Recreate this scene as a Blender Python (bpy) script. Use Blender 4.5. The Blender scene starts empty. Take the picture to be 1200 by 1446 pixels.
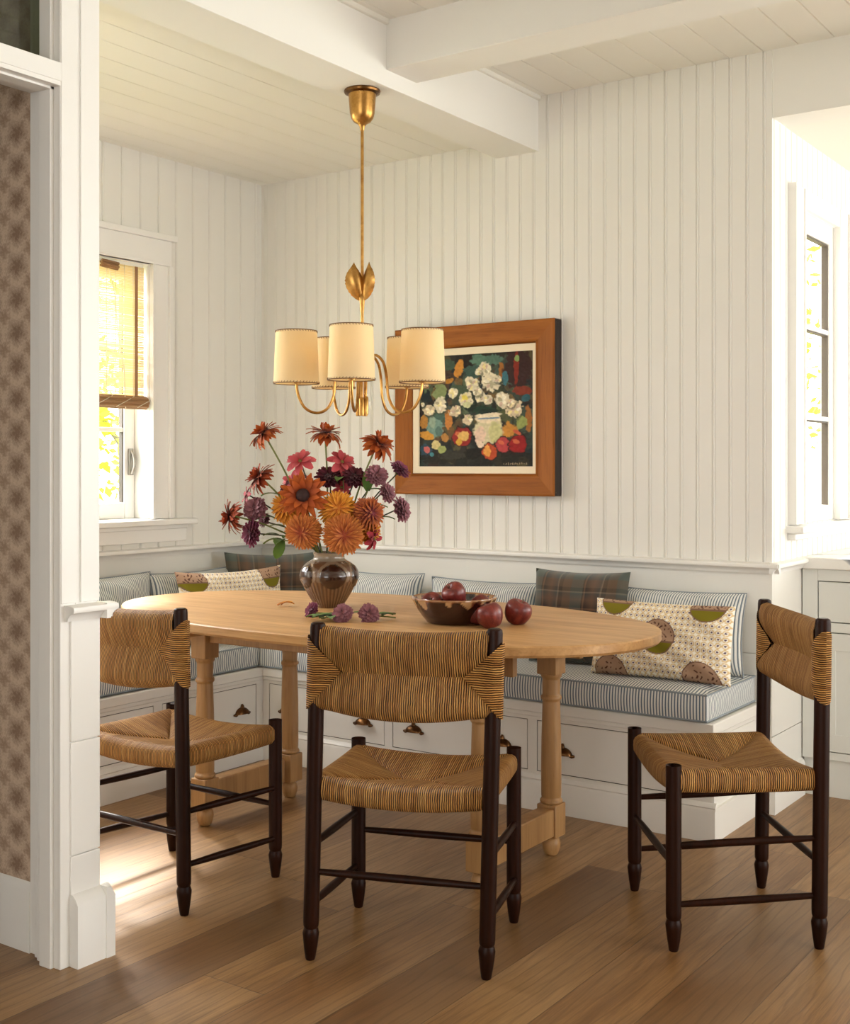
import bpy, math, random
import numpy as np
from mathutils import Vector, Matrix
random.seed(7); RNG = np.random.default_rng(11)
SC = bpy.context.scene; COL = SC.collection
PI = math.pi

# ------------------------------------------------------------------ helpers
def lin(r, g, b):
    """sRGB 0-255 -> linear rgba"""
    o = []
    for v in (r, g, b):
        v /= 255.0
        o.append(v / 12.92 if v <= 0.04045 else ((v + 0.055) / 1.055) ** 2.4)
    return (o[0], o[1], o[2], 1.0)

class Mat:
    """small node-building helper"""
    def __init__(s, name, base=(.8, .8, .8, 1), rough=.5, metal=0., spec=.5, coat=0., sheen=0.):
        s.m = bpy.data.materials.new(name); s.m.use_nodes = True
        s.nt = s.m.node_tree; s.b = s.nt.nodes['Principled BSDF']
        s.set('Base Color', base); s.set('Roughness', rough); s.set('Metallic', metal)
        s.set('Specular IOR Level', spec); s.set('Coat Weight', coat); s.set('Sheen Weight', sheen)
    def put(s, sock, v):
        if isinstance(v, bpy.types.NodeSocket): s.nt.links.new(v, sock)
        else: sock.default_value = v
    def set(s, k, v): s.put(s.b.inputs[k], v)
    def n(s, t, **kw):
        nd = s.nt.nodes.new(t)
        for k, v in kw.items(): setattr(nd, k, v)
        return nd
    def math(s, op, a, b=0., c=0.):
        nd = s.n('ShaderNodeMath', operation=op)
        s.put(nd.inputs[0], a); s.put(nd.inputs[1], b); s.put(nd.inputs[2], c)
        return nd.outputs[0]
    def mix(s, f, a, b, blend='MIX'):
        nd = s.n('ShaderNodeMix', data_type='RGBA', blend_type=blend)
        s.put(nd.inputs[0], f); s.put(nd.inputs[6], a); s.put(nd.inputs[7], b)
        return nd.outputs[2]
    def ramp(s, f, stops, interp='LINEAR'):
        nd = s.n('ShaderNodeValToRGB'); cr = nd.color_ramp; cr.interpolation = interp
        while len(cr.elements) < len(stops): cr.elements.new(.5)
        for e, (p, c) in zip(cr.elements, stops):
            e.position = p; e.color = c if not isinstance(c, (int, float)) else (c, c, c, 1)
        s.put(nd.inputs[0], f)
        return nd.outputs[0]
    def coord(s, kind='Object'): return s.n('ShaderNodeTexCoord').outputs[kind]
    def mapping(s, v, scale=(1, 1, 1), loc=(0, 0, 0), rot=(0, 0, 0)):
        nd = s.n('ShaderNodeMapping'); s.put(nd.inputs[0], v)
        nd.inputs['Scale'].default_value = scale; nd.inputs['Location'].default_value = loc
        nd.inputs['Rotation'].default_value = rot
        return nd.outputs[0]
    def xyz(s, v):
        nd = s.n('ShaderNodeSeparateXYZ'); s.put(nd.inputs[0], v); return nd.outputs
    def comb(s, x, y, z=0.):
        nd = s.n('ShaderNodeCombineXYZ')
        for i, q in enumerate((x, y, z)): s.put(nd.inputs[i], q)
        return nd.outputs[0]
    def noise(s, v, scale=5., detail=3., rough=.55, dist=0.):
        nd = s.n('ShaderNodeTexNoise'); s.put(nd.inputs['Vector'], v)
        nd.inputs['Scale'].default_value = scale; nd.inputs['Detail'].default_value = detail
        nd.inputs['Roughness'].default_value = rough; nd.inputs['Distortion'].default_value = dist
        return nd.outputs[0]
    def white(s, v, dim='3D'):
        nd = s.n('ShaderNodeTexWhiteNoise', noise_dimensions=dim)
        s.put(nd.inputs['W' if dim == '1D' else 'Vector'], v)
        return nd.outputs[0]
    def bump(s, h, strength=.3, dist=.002):
        nd = s.n('ShaderNodeBump'); s.put(nd.inputs['Height'], h)
        nd.inputs['Strength'].default_value = strength; nd.inputs['Distance'].default_value = dist
        s.nt.links.new(nd.outputs[0], s.b.inputs['Normal'])

class MB:
    """mesh builder: collects shapes, build() links them as one object"""
    def __init__(s): s.v = []; s.f = []; s.uv = []; s.has_uv = False
    def add(s, vs, fs, uvs=None):
        o = len(s.v); s.v += [tuple(v) for v in vs]
        for i, f in enumerate(fs):
            s.f.append([o + k for k in f])
            if uvs is None: s.uv.append(None)
            else: s.uv.append(uvs[i]); s.has_uv = True
    def box(s, x0, x1, y0, y1, z0, z1):
        x0, x1 = sorted((x0, x1)); y0, y1 = sorted((y0, y1)); z0, z1 = sorted((z0, z1))
        vs = [(x0, y0, z0), (x1, y0, z0), (x1, y1, z0), (x0, y1, z0), (x0, y0, z1), (x1, y0, z1), (x1, y1, z1), (x0, y1, z1)]
        s.add(vs, [(3, 2, 1, 0), (4, 5, 6, 7), (0, 1, 5, 4), (1, 2, 6, 5), (2, 3, 7, 6), (3, 0, 4, 7)])
    def grid(s, fn, nu, nv, uvfn=None, wrap_u=False):
        """fn(i,j)->point"""
        vs = [fn(i, j) for j in range(nv + 1) for i in range(nu + (0 if wrap_u else 1))]
        W = nu if wrap_u else nu + 1
        fs = []; us = []
        for j in range(nv):
            for i in range(nu):
                i2 = (i + 1) % W if wrap_u else i + 1
                fs.append((j * W + i, j * W + i2, (j + 1) * W + i2, (j + 1) * W + i))
                if uvfn: us.append([uvfn(i, j), uvfn(i + 1, j), uvfn(i + 1, j + 1), uvfn(i, j + 1)])
        s.add(vs, fs, us if uvfn else None)
    def lathe(s, prof, c=(0, 0, 0), n=32, cap=True, sx=1., sy=1.):
        """prof: list of (r,z)"""
        s.grid(lambda i, j: (c[0] + sx * prof[j][0] * math.cos(2 * PI * i / n), c[1] + sy * prof[j][0] * math.sin(2 * PI * i / n), c[2] + prof[j][1]), n, len(prof) - 1, wrap_u=True)
        if cap:
            for k, rev in ((0, True), (len(prof) - 1, False)):
                if prof[k][0] > 1e-5:
                    vs = [(c[0] + sx * prof[k][0] * math.cos(2 * PI * i / n), c[1] + sy * prof[k][0] * math.sin(2 * PI * i / n), c[2] + prof[k][1]) for i in range(n)]
                    s.add(vs, [list(range(n))[::-1] if rev else list(range(n))])
    def tube(s, pts, r, n=8, cap=True):
        P = [Vector(p) for p in pts]
        if not hasattr(r, '__len__'): r = [r] * len(P)
        T = []
        for i in range(len(P)):
            t = P[min(i + 1, len(P) - 1)] - P[max(i - 1, 0)]
            T.append(t.normalized() if t.length > 1e-9 else Vector((0, 0, 1)))
        a = Vector((0, 0, 1)) if abs(T[0].z) < .9 else Vector((1, 0, 0))
        u = (a - T[0] * a.dot(T[0])).normalized(); fr = []
        for t in T:
            u = (u - t * u.dot(t)).normalized(); fr.append((u, t.cross(u)))
        s.grid(lambda i, j: P[j] + r[j] * (fr[j][0] * math.cos(2 * PI * i / n) + fr[j][1] * math.sin(2 * PI * i / n)), n, len(P) - 1, wrap_u=True)
        if cap:
            for k, rev in ((0, True), (len(P) - 1, False)):
                vs = [P[k] + r[k] * (fr[k][0] * math.cos(2 * PI * i / n) + fr[k][1] * math.sin(2 * PI * i / n)) for i in range(n)]
                s.add(vs, [list(range(n))[::-1] if rev else list(range(n))])
    def extrude(s, prof, frame):
        """closed 2-D outline prof swept between two ends: frame(u,v,t) -> point, t in 0,1"""
        n = len(prof)
        vs = [frame(u, v, t) for t in (0, 1) for u, v in prof]
        fs = [(i, (i + 1) % n, n + (i + 1) % n, n + i) for i in range(n)]
        fs += [list(range(n))[::-1], list(range(n, 2 * n))]
        s.add(vs, fs)
    def build(s, name, mat, parent=None, smooth=35, bevel=0., seg=2, loc=None, fixn=True):
        me = bpy.data.meshes.new(name)
        me.from_pydata([tuple(v) for v in s.v], [], s.f)
        if s.has_uv:
            ul = me.uv_layers.new(name='UVMap'); k = 0; buf = np.zeros(2 * len(me.loops), dtype=np.float32)
            for f, u in zip(s.f, s.uv):
                for q in range(len(f)):
                    if u is not None: buf[2 * k], buf[2 * k + 1] = u[q][0], u[q][1]
                    k += 1
            ul.data.foreach_set('uv', buf)
        if fixn:
            import bmesh
            bm = bmesh.new(); bm.from_mesh(me)
            bmesh.ops.recalc_face_normals(bm, faces=bm.faces); bm.to_mesh(me); bm.free()
        if smooth:
            me.polygons.foreach_set('use_smooth', [True] * len(me.polygons))
            me.set_sharp_from_angle(angle=math.radians(smooth))
        if mat is not None: me.materials.append(mat.m if isinstance(mat, Mat) else mat)
        o = bpy.data.objects.new(name, me); COL.objects.link(o)
        if parent: o.parent = parent
        if loc: o.location = loc
        if bevel:
            b = o.modifiers.new('bevel', 'BEVEL'); b.width = bevel; b.segments = seg; b.limit_method = 'ANGLE'; b.angle_limit = math.radians(40)
        return o

def tag(o, label, cat, group=None):
    o['label'] = label; o['category'] = cat
    if group: o['group'] = group
    return o
def thing(name, label, cat, loc=(0, 0, 0), rz=0., group=None):
    o = bpy.data.objects.new(name, None); o.empty_display_size = .05; COL.objects.link(o)
    o.location = loc; o.rotation_euler = (0, 0, rz)
    return tag(o, label, cat, group)
def struct(o, label=None, cat=None):
    o['kind'] = 'structure'
    if label: o['label'] = label; o['category'] = cat
    return o
def bez(p0, p1, p2, n=10):
    p0, p1, p2 = Vector(p0), Vector(p1), Vector(p2)
    return [(1 - t) ** 2 * p0 + 2 * t * (1 - t) * p1 + t * t * p2 for t in [k / n for k in range(n + 1)]]
def smoothpath(pts, n=6):
    """Catmull-Rom through pts"""
    P = [Vector(p) for p in pts]; P = [P[0] * 2 - P[1]] + P + [P[-1] * 2 - P[-2]]; out = []
    for i in range(1, len(P) - 2):
        a, b, c, d = P[i - 1:i + 3]
        for k in range(n):
            t = k / n
            out.append(.5 * ((2 * b) + (c - a) * t + (2 * a - 5 * b + 4 * c - d) * t * t + (3 * b - a - 3 * c + d) * t ** 3))
    out.append(P[-2]); return out

# ------------------------------------------------------------------ scene numbers (metres)
CAM_H = 1.2; FPX = 1715.; YAW = math.atan2(1200, 1715)
XL, YB, XR = -3.804, 4.13, -1.425          # left wall, back wall, outside corner of the back wall
Z_ALC, Z_HI, Z_KIT = 2.489, 2.642, 2.406   # alcove, main and kitchen ceilings
YP0, YP1, XP = 1.861, 1.984, -2.369        # partition at the left: front, back, end
ROOM_X, ROOM_Y0, KIT_Y = 3.3, -2.8, 7.2

# ------------------------------------------------------------------ materials
def paint(name, rgb, rough=.45):
    m = Mat(name, lin(*rgb), rough)
    v = m.coord(); m.bump(m.noise(v, 260., 2.), .04, .0006)
    return m
M = {}
M['wall'] = paint('cream wall paint', (227, 225, 218), .5)
M['trim'] = paint('white trim paint', (232, 230, 225), .38)
M['ceil'] = paint('cream ceiling paint', (227, 224, 214), .34)
M['cab'] = paint('pale grey cabinet paint', (224, 225, 219), .4)
M['bench'] = paint('white bench paint', (230, 227, 220), .4)

def m_floor():
    m = Mat('oak floor boards', rough=.42)
    x, y, z = m.xyz(m.coord())
    W, L = .188, 1.75
    row = m.math('FLOOR', m.math('DIVIDE', m.math('ADD', x, 1.318), W))
    off = m.math('MULTIPLY', m.white(m.comb(row, 3.1)), L)
    yy = m.math('DIVIDE', m.math('ADD', y, off), L)
    colm = m.math('FLOOR', yy)
    rnd = m.white(m.comb(row, colm, 1.)); rnd2 = m.white(m.comb(row, colm, 9.))
    g = m.comb(m.math('ADD', x, m.math('MULTIPLY', rnd, 31.)), m.math('MULTIPLY', y, .09), m.math('MULTIPLY', rnd2, 17.))
    gr = m.noise(g, 34., 5., .62, .9); fine = m.noise(m.mapping(g, (6, 2.2, 1)), 60., 3., .6)
    big = m.noise(m.comb(x, m.math('MULTIPLY', y, .5), rnd), 3.2, 2.)
    base = m.ramp(rnd, [(0, lin(112, 76, 38)), (.35, lin(146, 104, 58)), (.7, lin(178, 136, 84)), (1, lin(132, 92, 48))])
    c = m.mix(m.ramp(gr, [(.36, .0), (.7, .6)]), base, lin(92, 58, 28))
    c = m.mix(m.ramp(fine, [(.42, .0), (.7, .5)]), c, lin(84, 54, 30))
    c = m.mix(m.ramp(big, [(.35, .0), (.7, .35)]), c, lin(178, 146, 106))
    wv = m.n('ShaderNodeTexWave'); wv.bands_direction = 'X'; m.put(wv.inputs['Vector'], m.comb(m.math('ADD', x, m.math('MULTIPLY', rnd, 7.)), m.math('MULTIPLY', y, .16), m.math('MULTIPLY', rnd2, 5.)))
    wv.inputs['Scale'].default_value = 11.; wv.inputs['Distortion'].default_value = 7.; wv.inputs['Detail'].default_value = 3.; wv.inputs['Detail Scale'].default_value = 1.2
    c = m.mix(m.ramp(wv.outputs[1], [(.0, .34), (.16, .0)]), c, lin(84, 54, 26))
    vo = m.n('ShaderNodeTexVoronoi'); m.put(vo.inputs['Vector'], m.comb(m.math('MULTIPLY', x, 2.3), m.math('MULTIPLY', y, 1.1), 0.)); vo.inputs['Scale'].default_value = 1.
    knot = m.ramp(m.math('ADD', vo.outputs[0], m.math('MULTIPLY', m.noise(m.coord(), 40., 2.), .03)), [(.035, 1.), (.075, 0.)])
    c = m.mix(m.math('MULTIPLY', knot, .75), c, lin(52, 34, 20))
    fx = m.math('FRACT', m.math('DIVIDE', m.math('ADD', x, 1.318), W)); fy = m.math('FRACT', yy)
    ex = m.math('MINIMUM', fx, m.math('SUBTRACT', 1., fx)); ey = m.math('MULTIPLY', m.math('MINIMUM', fy, m.math('SUBTRACT', 1., fy)), L / W)
    seam = m.ramp(m.math('MINIMUM', ex, ey), [(.0, 1.), (.012, .0)])
    c = m.mix(m.math('MULTIPLY', seam, .7), c, lin(60, 38, 20))
    m.set('Base Color', c)
    m.set('Roughness', m.math('ADD', m.math('MULTIPLY', gr, .16), .33))
    m.bump(m.math('SUBTRACT', m.math('MULTIPLY', fine, .35), m.math('MULTIPLY', seam, 1.5)), .25, .0015)
    return m
M['floor'] = m_floor(); M['floor'].set('Specular IOR Level', .6)

def m_wood(name, light, dark, streak, rough=.45, scale=26., axis=0, coat=0.):
    m = Mat(name, rough=rough, coat=coat)
    sc = [1, 1, 1]; sc[axis] = .07
    v = m.mapping(m.coord(), tuple(sc))
    a = m.noise(v, scale, 5., .6, .6); b = m.noise(v, scale * 6, 3., .6); p = m.noise(m.coord(), 4., 2.)
    c = m.mix(m.ramp(a, [(.32, 0.), (.7, 1.)]), lin(*light), lin(*dark))
    c = m.mix(m.ramp(b, [(.5, 0.), (.78, .45)]), c, lin(*streak))
    c = m.mix(m.ramp(p, [(.4, 0.), (.75, .25)]), c, lin(*light))
    m.set('Base Color', c); m.bump(b, .12, .0008)
    return m
M['table'] = m_wood('pale oak table top', (208, 164, 110), (172, 126, 74), (132, 92, 50), .42, 24., 0)
M['tleg'] = m_wood('oak turned leg', (176, 134, 84), (150, 108, 64), (110, 74, 42), .45, 22., 2)
M['dark'] = m_wood('dark walnut stained leg', (44, 19, 8), (24, 10, 4), (10, 5, 2), .38, 24., 2)
M['dark'].set('Specular IOR Level', .12)
M['frame_x'] = m_wood('oak picture frame', (162, 98, 38), (126, 70, 24), (86, 46, 14), .5, 22., 0)
M['frame_z'] = m_wood('oak picture frame upright', (162, 98, 38), (126, 70, 24), (86, 46, 14), .5, 22., 2)
for k_ in ('frame_x', 'frame_z'): M[k_].set('Specular IOR Level', .15)
M['frame_side'] = m_wood('black frame edge', (38, 26, 22), (22, 15, 13), (70, 46, 36), .5, 20., 2)

def m_rush(name, light, mid, dark):
    m = Mat(name, rough=.55, spec=.25)
    u, v, _ = m.xyz(m.coord('UV'))
    wob = m.math('MULTIPLY', m.math('SUBTRACT', m.noise(m.comb(u, v), 24., 2.), .5), .006)
    uu = m.math('DIVIDE', m.math('ADD', u, wob), .0054)
    cid = m.math('FLOOR', uu); fr = m.math('FRACT', uu)
    rnd = m.white(m.comb(cid, 1.7))
    ridge = m.math('SINE', m.math('MULTIPLY', fr, PI))
    lon = m.noise(m.comb(m.math('MULTIPLY', cid, 3.7), m.math('MULTIPLY', v, 22.)), 1., 3., .6)
    pat = m.noise(m.comb(u, v), 9., 3., .6)
    c = m.ramp(m.math('ADD', m.math('ADD', m.math('MULTIPLY', rnd, .30), .12), m.math('MULTIPLY', lon, .5)), [(.18, lin(*dark)), (.45, lin(*mid)), (.8, lin(*light))])
    c = m.mix(m.ramp(pat, [(.4, .0), (.75, .3)]), c, lin(*dark))
    c = m.mix(m.ramp(ridge, [(.0, 1.), (.45, .85), (.85, .0)]), c, lin(40, 22, 8))  # shade in the gaps between cords, put into the colour
    c = m.mix(m.ramp(m.math('ADD', rnd, m.math('MULTIPLY', m.noise(m.comb(m.math('MULTIPLY', cid, 1.3), m.math('MULTIPLY', v, 9.)), 1., 1.), .5)), [(1.18, 0.), (1.26, .7)]), c, lin(44, 24, 10))
    m.set('Base Color', c); m.bump(ridge, 1., .004)
    return m
M['rush'] = m_rush('woven rush', (232, 178, 104), (190, 132, 68), (124, 78, 32))

def m_brass(name, c0, c1, rough=.28):
    m = Mat(name, rough=rough, metal=1.)
    n = m.noise(m.coord(), 30., 4., .6)
    m.set('Base Color', m.mix(m.ramp(n, [(.35, 0.), (.7, 1.)]), lin(*c0), lin(*c1)))
    m.set('Roughness', m.math('ADD', m.math('MULTIPLY', n, .2), rough - .08))
    return m
M['brass'] = m_brass('aged brass', (196, 150, 84), (150, 106, 52))
M['bronze'] = m_brass('dark bronze pull', (120, 84, 52), (66, 44, 28), .34)

def m_ticking(name, pitch, light, blue, ratio=.42, across='x'):
    m = Mat(name, rough=.85, spec=.2, sheen=.15)
    u, v, _ = m.xyz(m.coord('UV'))
    f = m.math('FRACT', m.math('DIVIDE', u, pitch))
    st = m.ramp(f, [(.0, 1.), (ratio, 1.), (ratio + .08, 0.), (.62, 0.), (.66, .35), (.70, 0.), (1., 0.)], 'LINEAR')
    tw = m.noise(m.comb(m.math('MULTIPLY', u, 900.), m.math('MULTIPLY', v, 900.)), 1., 1.)
    c = m.mix(st, lin(*light), lin(*blue))
    c = m.mix(m.math('MULTIPLY', tw, .18), c, lin(120, 120, 116))
    m.set('Base Color', c); m.bump(tw, .15, .0006)
    return m
M['tick'] = m_ticking('blue and cream ticking stripe', .0105, (232, 232, 226), (98, 112, 128), .40)
M['tick_fine'] = m_ticking('fine grey blue ticking stripe', .0098, (230, 230, 224), (110, 122, 132), .40)
M['piping'] = Mat('grey blue piping', lin(136, 144, 150), .85)
M['cord'] = Mat('cream cord', lin(214, 206, 186), .85)

def m_plaid(name):
    m = Mat(name, rough=.95, spec=.15, sheen=.3)
    u, v, _ = m.xyz(m.coord('UV'))
    P = .17
    def bands(t, o):
        f = m.math('FRACT', m.math('DIVIDE', m.math('ADD', t, o), P))
        return m.ramp(f, [(0, lin(104, 84, 66)), (.18, lin(104, 84, 66)), (.2, lin(84, 92, 86)), (.46, lin(88, 96, 88)), (.48, lin(46, 40, 38)), (.52, lin(132, 96, 70)), (.545, lin(46, 40, 38)), (.72, lin(112, 82, 62)), (.86, lin(74, 76, 74)), (.9, lin(140, 124, 104)), (.915, lin(74, 62, 52))], 'LINEAR')
    c = m.mix(.5, bands(u, .03), bands(v, .06))
    tw = m.noise(m.comb(m.math('MULTIPLY', u, 600.), m.math('MULTIPLY', v, 600.)), 1., 1.)
    c = m.mix(m.math('MULTIPLY', tw, .35), c, lin(40, 34, 30))
    m.set('Base Color', c); m.bump(tw, .25, .001)
    return m
M['plaid'] = m_plaid('brown and slate wool plaid')

def m_attr(name, rough=.8, spec=.3, bumpy=0.):
    m = Mat(name, rough=rough, spec=spec)
    a = m.n('ShaderNodeAttribute'); a.attribute_name = 'Col'
    m.set('Base Color', a.outputs['Color'])
    if bumpy: m.bump(m.noise(m.coord(), 160., 4., .7), bumpy, .0015)
    return m
M['oil'] = m_attr('oil paint on canvas', .6, .2, .5)
M['print'] = m_attr('printed linen', .9, .2, .15)
M['liner'] = Mat('cream linen frame liner', lin(232, 218, 190), .7)

def m_wallpaper():
    m = Mat('brown floral wallpaper', rough=.8, spec=.2)
    x, y, z = m.xyz(m.coord())
    S = .083
    def blob(ox, oz, r, nz):
        fx = m.math('SUBTRACT', m.math('FRACT', m.math('DIVIDE', m.math('ADD', x, ox), S * 1.25)), .5)
        fz = m.math('SUBTRACT', m.math('FRACT', m.math('DIVIDE', m.math('ADD', z, oz), S)), .5)
        d = m.math('SQRT', m.math('ADD', m.math('MULTIPLY', fx, fx), m.math('MULTIPLY', fz, fz)))
        ang = m.math('ARCTAN2', fz, fx)
        pet = m.math('MULTIPLY', m.math('SINE', m.math('MULTIPLY', ang, 5.)), .035)
        d = m.math('ADD', m.math('ADD', d, pet), m.math('MULTIPLY', m.math('SUBTRACT', m.noise(m.comb(m.math('MULTIPLY', fx, 1.), fz, nz), 12., 4., .65), .5), .7))
        return m.ramp(d, [(r * .3, 1.), (r, .35), (r * 1.35, 0.)])
    a = blob(.035, .0, .36, 0.); b = blob(.087, .041, .24, 4.)
    c = m.mix(m.math('MULTIPLY', a, .8), lin(206, 184, 162), lin(104, 76, 58))
    c = m.mix(m.math('MULTIPLY', b, .65), c, lin(124, 96, 76))
    c = m.mix(m.math('MULTIPLY', m.noise(m.coord(), 120., 3.), .3), c, lin(168, 144, 122))
    m.set('Base Color', c)
    return m
M['paper'] = m_wallpaper()

def m_glass(name, tint=(1, 1, 1, 1)):
    m = Mat(name); nt = m.nt
    tr = m.n('ShaderNodeBsdfTransparent'); tr.inputs[0].default_value = tint
    gl = m.n('ShaderNodeBsdfGlossy'); gl.inputs['Roughness'].default_value = .02
    mx = m.n('ShaderNodeMixShader'); mx.inputs[0].default_value = .06; nt.links.new(tr.outputs[0], mx.inputs[1]); nt.links.new(gl.outputs[0], mx.inputs[2])
    nt.links.new(mx.outputs[0], nt.nodes['Material Output'].inputs[0])
    return m
M['glass'] = m_glass('window glass'); M['smoked'] = m_glass('dark transom glass', (.62, .64, .56, 1))

def m_translucent(name, col, f=.5, rough=.8, tcol=None):
    m = Mat(name, lin(*col), rough); nt = m.nt
    t = m.n('ShaderNodeBsdfTranslucent'); t.inputs[0].default_value = lin(*(tcol or col))
    mx = m.n('ShaderNodeMixShader'); mx.inputs[0].default_value = f
    nt.links.new(m.b.outputs[0], mx.inputs[1]); nt.links.new(t.outputs[0], mx.inputs[2])
    nt.links.new(mx.outputs[0], nt.nodes['Material Output'].inputs[0])
    return m
M['shade'] = m_translucent('parchment lamp shade', (244, 226, 184), .4, .7, (250, 230, 180))
M['shade_stitch'] = Mat('brown leather stitching', lin(112, 78, 44), .7)
M['bamboo'] = m_translucent('woven bamboo slats', (222, 204, 164), .42, .7, (242, 226, 180))
M['bamboo_dark'] = Mat('brown bamboo roll', lin(150, 112, 74), .6)
M['leaf_out'] = m_translucent('sunlit yellow green leaves', (170, 190, 60), .5, .6, (200, 210, 50))
M['bark'] = Mat('grey bark', lin(110, 96, 80), .9)
M['grass'] = Mat('lawn', lin(120, 140, 70), .9)
M['steel'] = Mat('dull nickel latch', lin(150, 146, 138), .35, 1.)
M['spacer_and_shade'] = Mat('dark glazing edge and muntin shade', lin(74, 66, 58), .6)
M['gap'] = Mat('dark shadow gap', lin(70, 62, 54), .8)

def m_marble():
    m = Mat('white marble with grey veins', rough=.2)
    v = m.coord(); d = m.noise(v, 5., 4., .6)
    w = m.n('ShaderNodeTexWave'); m.put(w.inputs['Vector'], m.mapping(v, (1, 1, 1.3), (0, 0, 0), (.4, .9, .7)))
    w.inputs['Scale'].default_value = 2.2; w.inputs['Distortion'].default_value = 9.; w.inputs['Detail'].default_value = 4.
    c = m.mix(m.ramp(w.outputs[1], [(.0, .9), (.09, .0)]), lin(236, 234, 228), lin(120, 124, 132))
    m.set('Base Color', m.mix(m.ramp(d, [(.5, 0.), (.8, .3)]), c, lin(190, 188, 184)))
    return m
M['marble'] = m_marble()

def m_petal(name, base, tip, var, rough=.6):
    m = Mat(name, rough=rough, spec=.25, sheen=.1)
    u, v, _ = m.xyz(m.coord('UV'))
    c = m.mix(u, lin(*base), lin(*tip))
    c = m.mix(m.math('MULTIPLY', m.white(v, '1D'), .6), c, lin(*var))
    m.set('Base Color', c)
    return m
M['p_rust'] = m_petal('rust petals', (104, 30, 12), (186, 92, 20), (136, 48, 14))
M['p_rustdark'] = m_petal('deep rust petals', (96, 26, 14), (170, 72, 22), (112, 36, 18))
M['p_orange'] = m_petal('orange dahlia petals', (140, 56, 44), (214, 144, 70), (184, 98, 50))
M['p_yellow'] = m_petal('golden dahlia petals', (186, 104, 30), (232, 172, 60), (210, 130, 48))
M['p_mixed'] = m_petal('orange and plum petals', (96, 28, 50), (214, 130, 60), (150, 62, 56))
M['p_pink'] = m_petal('coral pink petals', (128, 24, 30), (206, 100, 106), (176, 54, 64))
M['p_plum'] = m_petal('plum petals', (84, 26, 48), (142, 72, 98), (112, 44, 74))
M['p_wine'] = m_petal('dark wine petals', (52, 12, 22), (98, 32, 46), (74, 20, 32))
M['p_mauve'] = m_petal('mauve petals', (92, 48, 58), (160, 108, 120), (134, 82, 84))
M['p_red'] = m_petal('crimson petals', (110, 20, 34), (176, 50, 62), (140, 30, 44))
M['f_dark'] = Mat('dark flower centre', lin(44, 20, 18), .8)
M['f_olive'] = Mat('olive flower centre', lin(110, 96, 44), .8)
M['stem'] = Mat('green stem', lin(108, 116, 58), .6)
M['stem_dark'] = Mat('dark green stem', lin(58, 62, 38), .6)
M['leaf'] = m_petal('green leaf', (74, 104, 36), (104, 136, 50), (54, 84, 34))

def m_vase():
    m = Mat('brown glazed stoneware', rough=.16, coat=.5)
    a = m.n('ShaderNodeAttribute'); a.attribute_name = 'Col'
    m.set('Base Color', m.mix(m.math('MULTIPLY', m.noise(m.coord(), 90., 4.), .35), a.outputs['Color'], lin(60, 36, 24)))
    return m
M['vase'] = m_vase()
def m_bowl():
    m = Mat('oxblood drip glaze', rough=.12, coat=.5)
    a = m.n('ShaderNodeAttribute'); a.attribute_name = 'Col'
    m.set('Base Color', a.outputs['Color'])
    return m
M['bowl'] = m_bowl()
def m_plum():
    m = Mat('dark red apple skin', rough=.34)
    v = m.coord(); n = m.noise(m.mapping(v, (1, 1, .35)), 60., 4.); sp = m.noise(v, 320., 2.)
    c = m.mix(m.ramp(n, [(.35, 0.), (.7, 1.)]), lin(86, 20, 22), lin(132, 48, 38))
    m.set('Base Color', m.mix(m.ramp(sp, [(.62, 0.), (.72, .45)]), c, lin(170, 110, 84)))
    return m
M['plum'] = m_plum()
# ------------------------------------------------------------------ room shell
def boards(mb, a0, a1, b0, b1, pitch, off, place, gw=.0036, gd=.0034, bead=True):
    """grooved boarding over the rectangle a0..a1 x b0..b1; place(a,b,d) -> point, d = height above the board face"""
    prof = [(a0, 0.)]
    k = math.ceil((a0 - off) / pitch - 1e-6)
    while off + k * pitch < a1 - gw:
        g = off + k * pitch
        if g > a0 + gw * 3:
            prof += [(g - gw, 0.), (g, -gd), (g + gw * .6, -gd * .9)]
            if bead: prof += [(g + gw * 1.0, .0005), (g + gw * 1.9, .0012), (g + gw * 2.6, -.0018), (g + gw * 3.2, 0.)]
            else: prof += [(g + gw, 0.)]
        k += 1
    prof.append((a1, 0.))
    n = len(prof)
    vs = [place(a, b0, d) for a, d in prof] + [place(a, b1, d) for a, d in prof]
    mb.add(vs, [(i, i + 1, n + i + 1, n + i) for i in range(n - 1)])

def solid(name, mat, *boxes, bevel=0.):
    mb = MB()
    for b in boxes: mb.box(*b)
    return mb.build(name, mat, bevel=bevel)

# floor
struct(solid('floor', M['floor'], (XL - .15, ROOM_X + .1, ROOM_Y0 - .1, KIT_Y + .1, -.06, 0)))

# back wall: beaded boards above the rail, flat shiplap below
RZ = .864
mb = MB()
boards(mb, XL, XR, RZ, Z_HI, .0612, -2.0688, lambda a, b, d: (a, YB - d, b))
for z0, z1 in ((0, .262), (.265, .547), (.55, RZ)): mb.box(XL, XR, YB, YB + .02, z0, z1)
mb.box(XL, XR - .014, YB + .008, YB + .11, 0, Z_HI)
struct(mb.build('wall_back', M['wall'], smooth=25))

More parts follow.
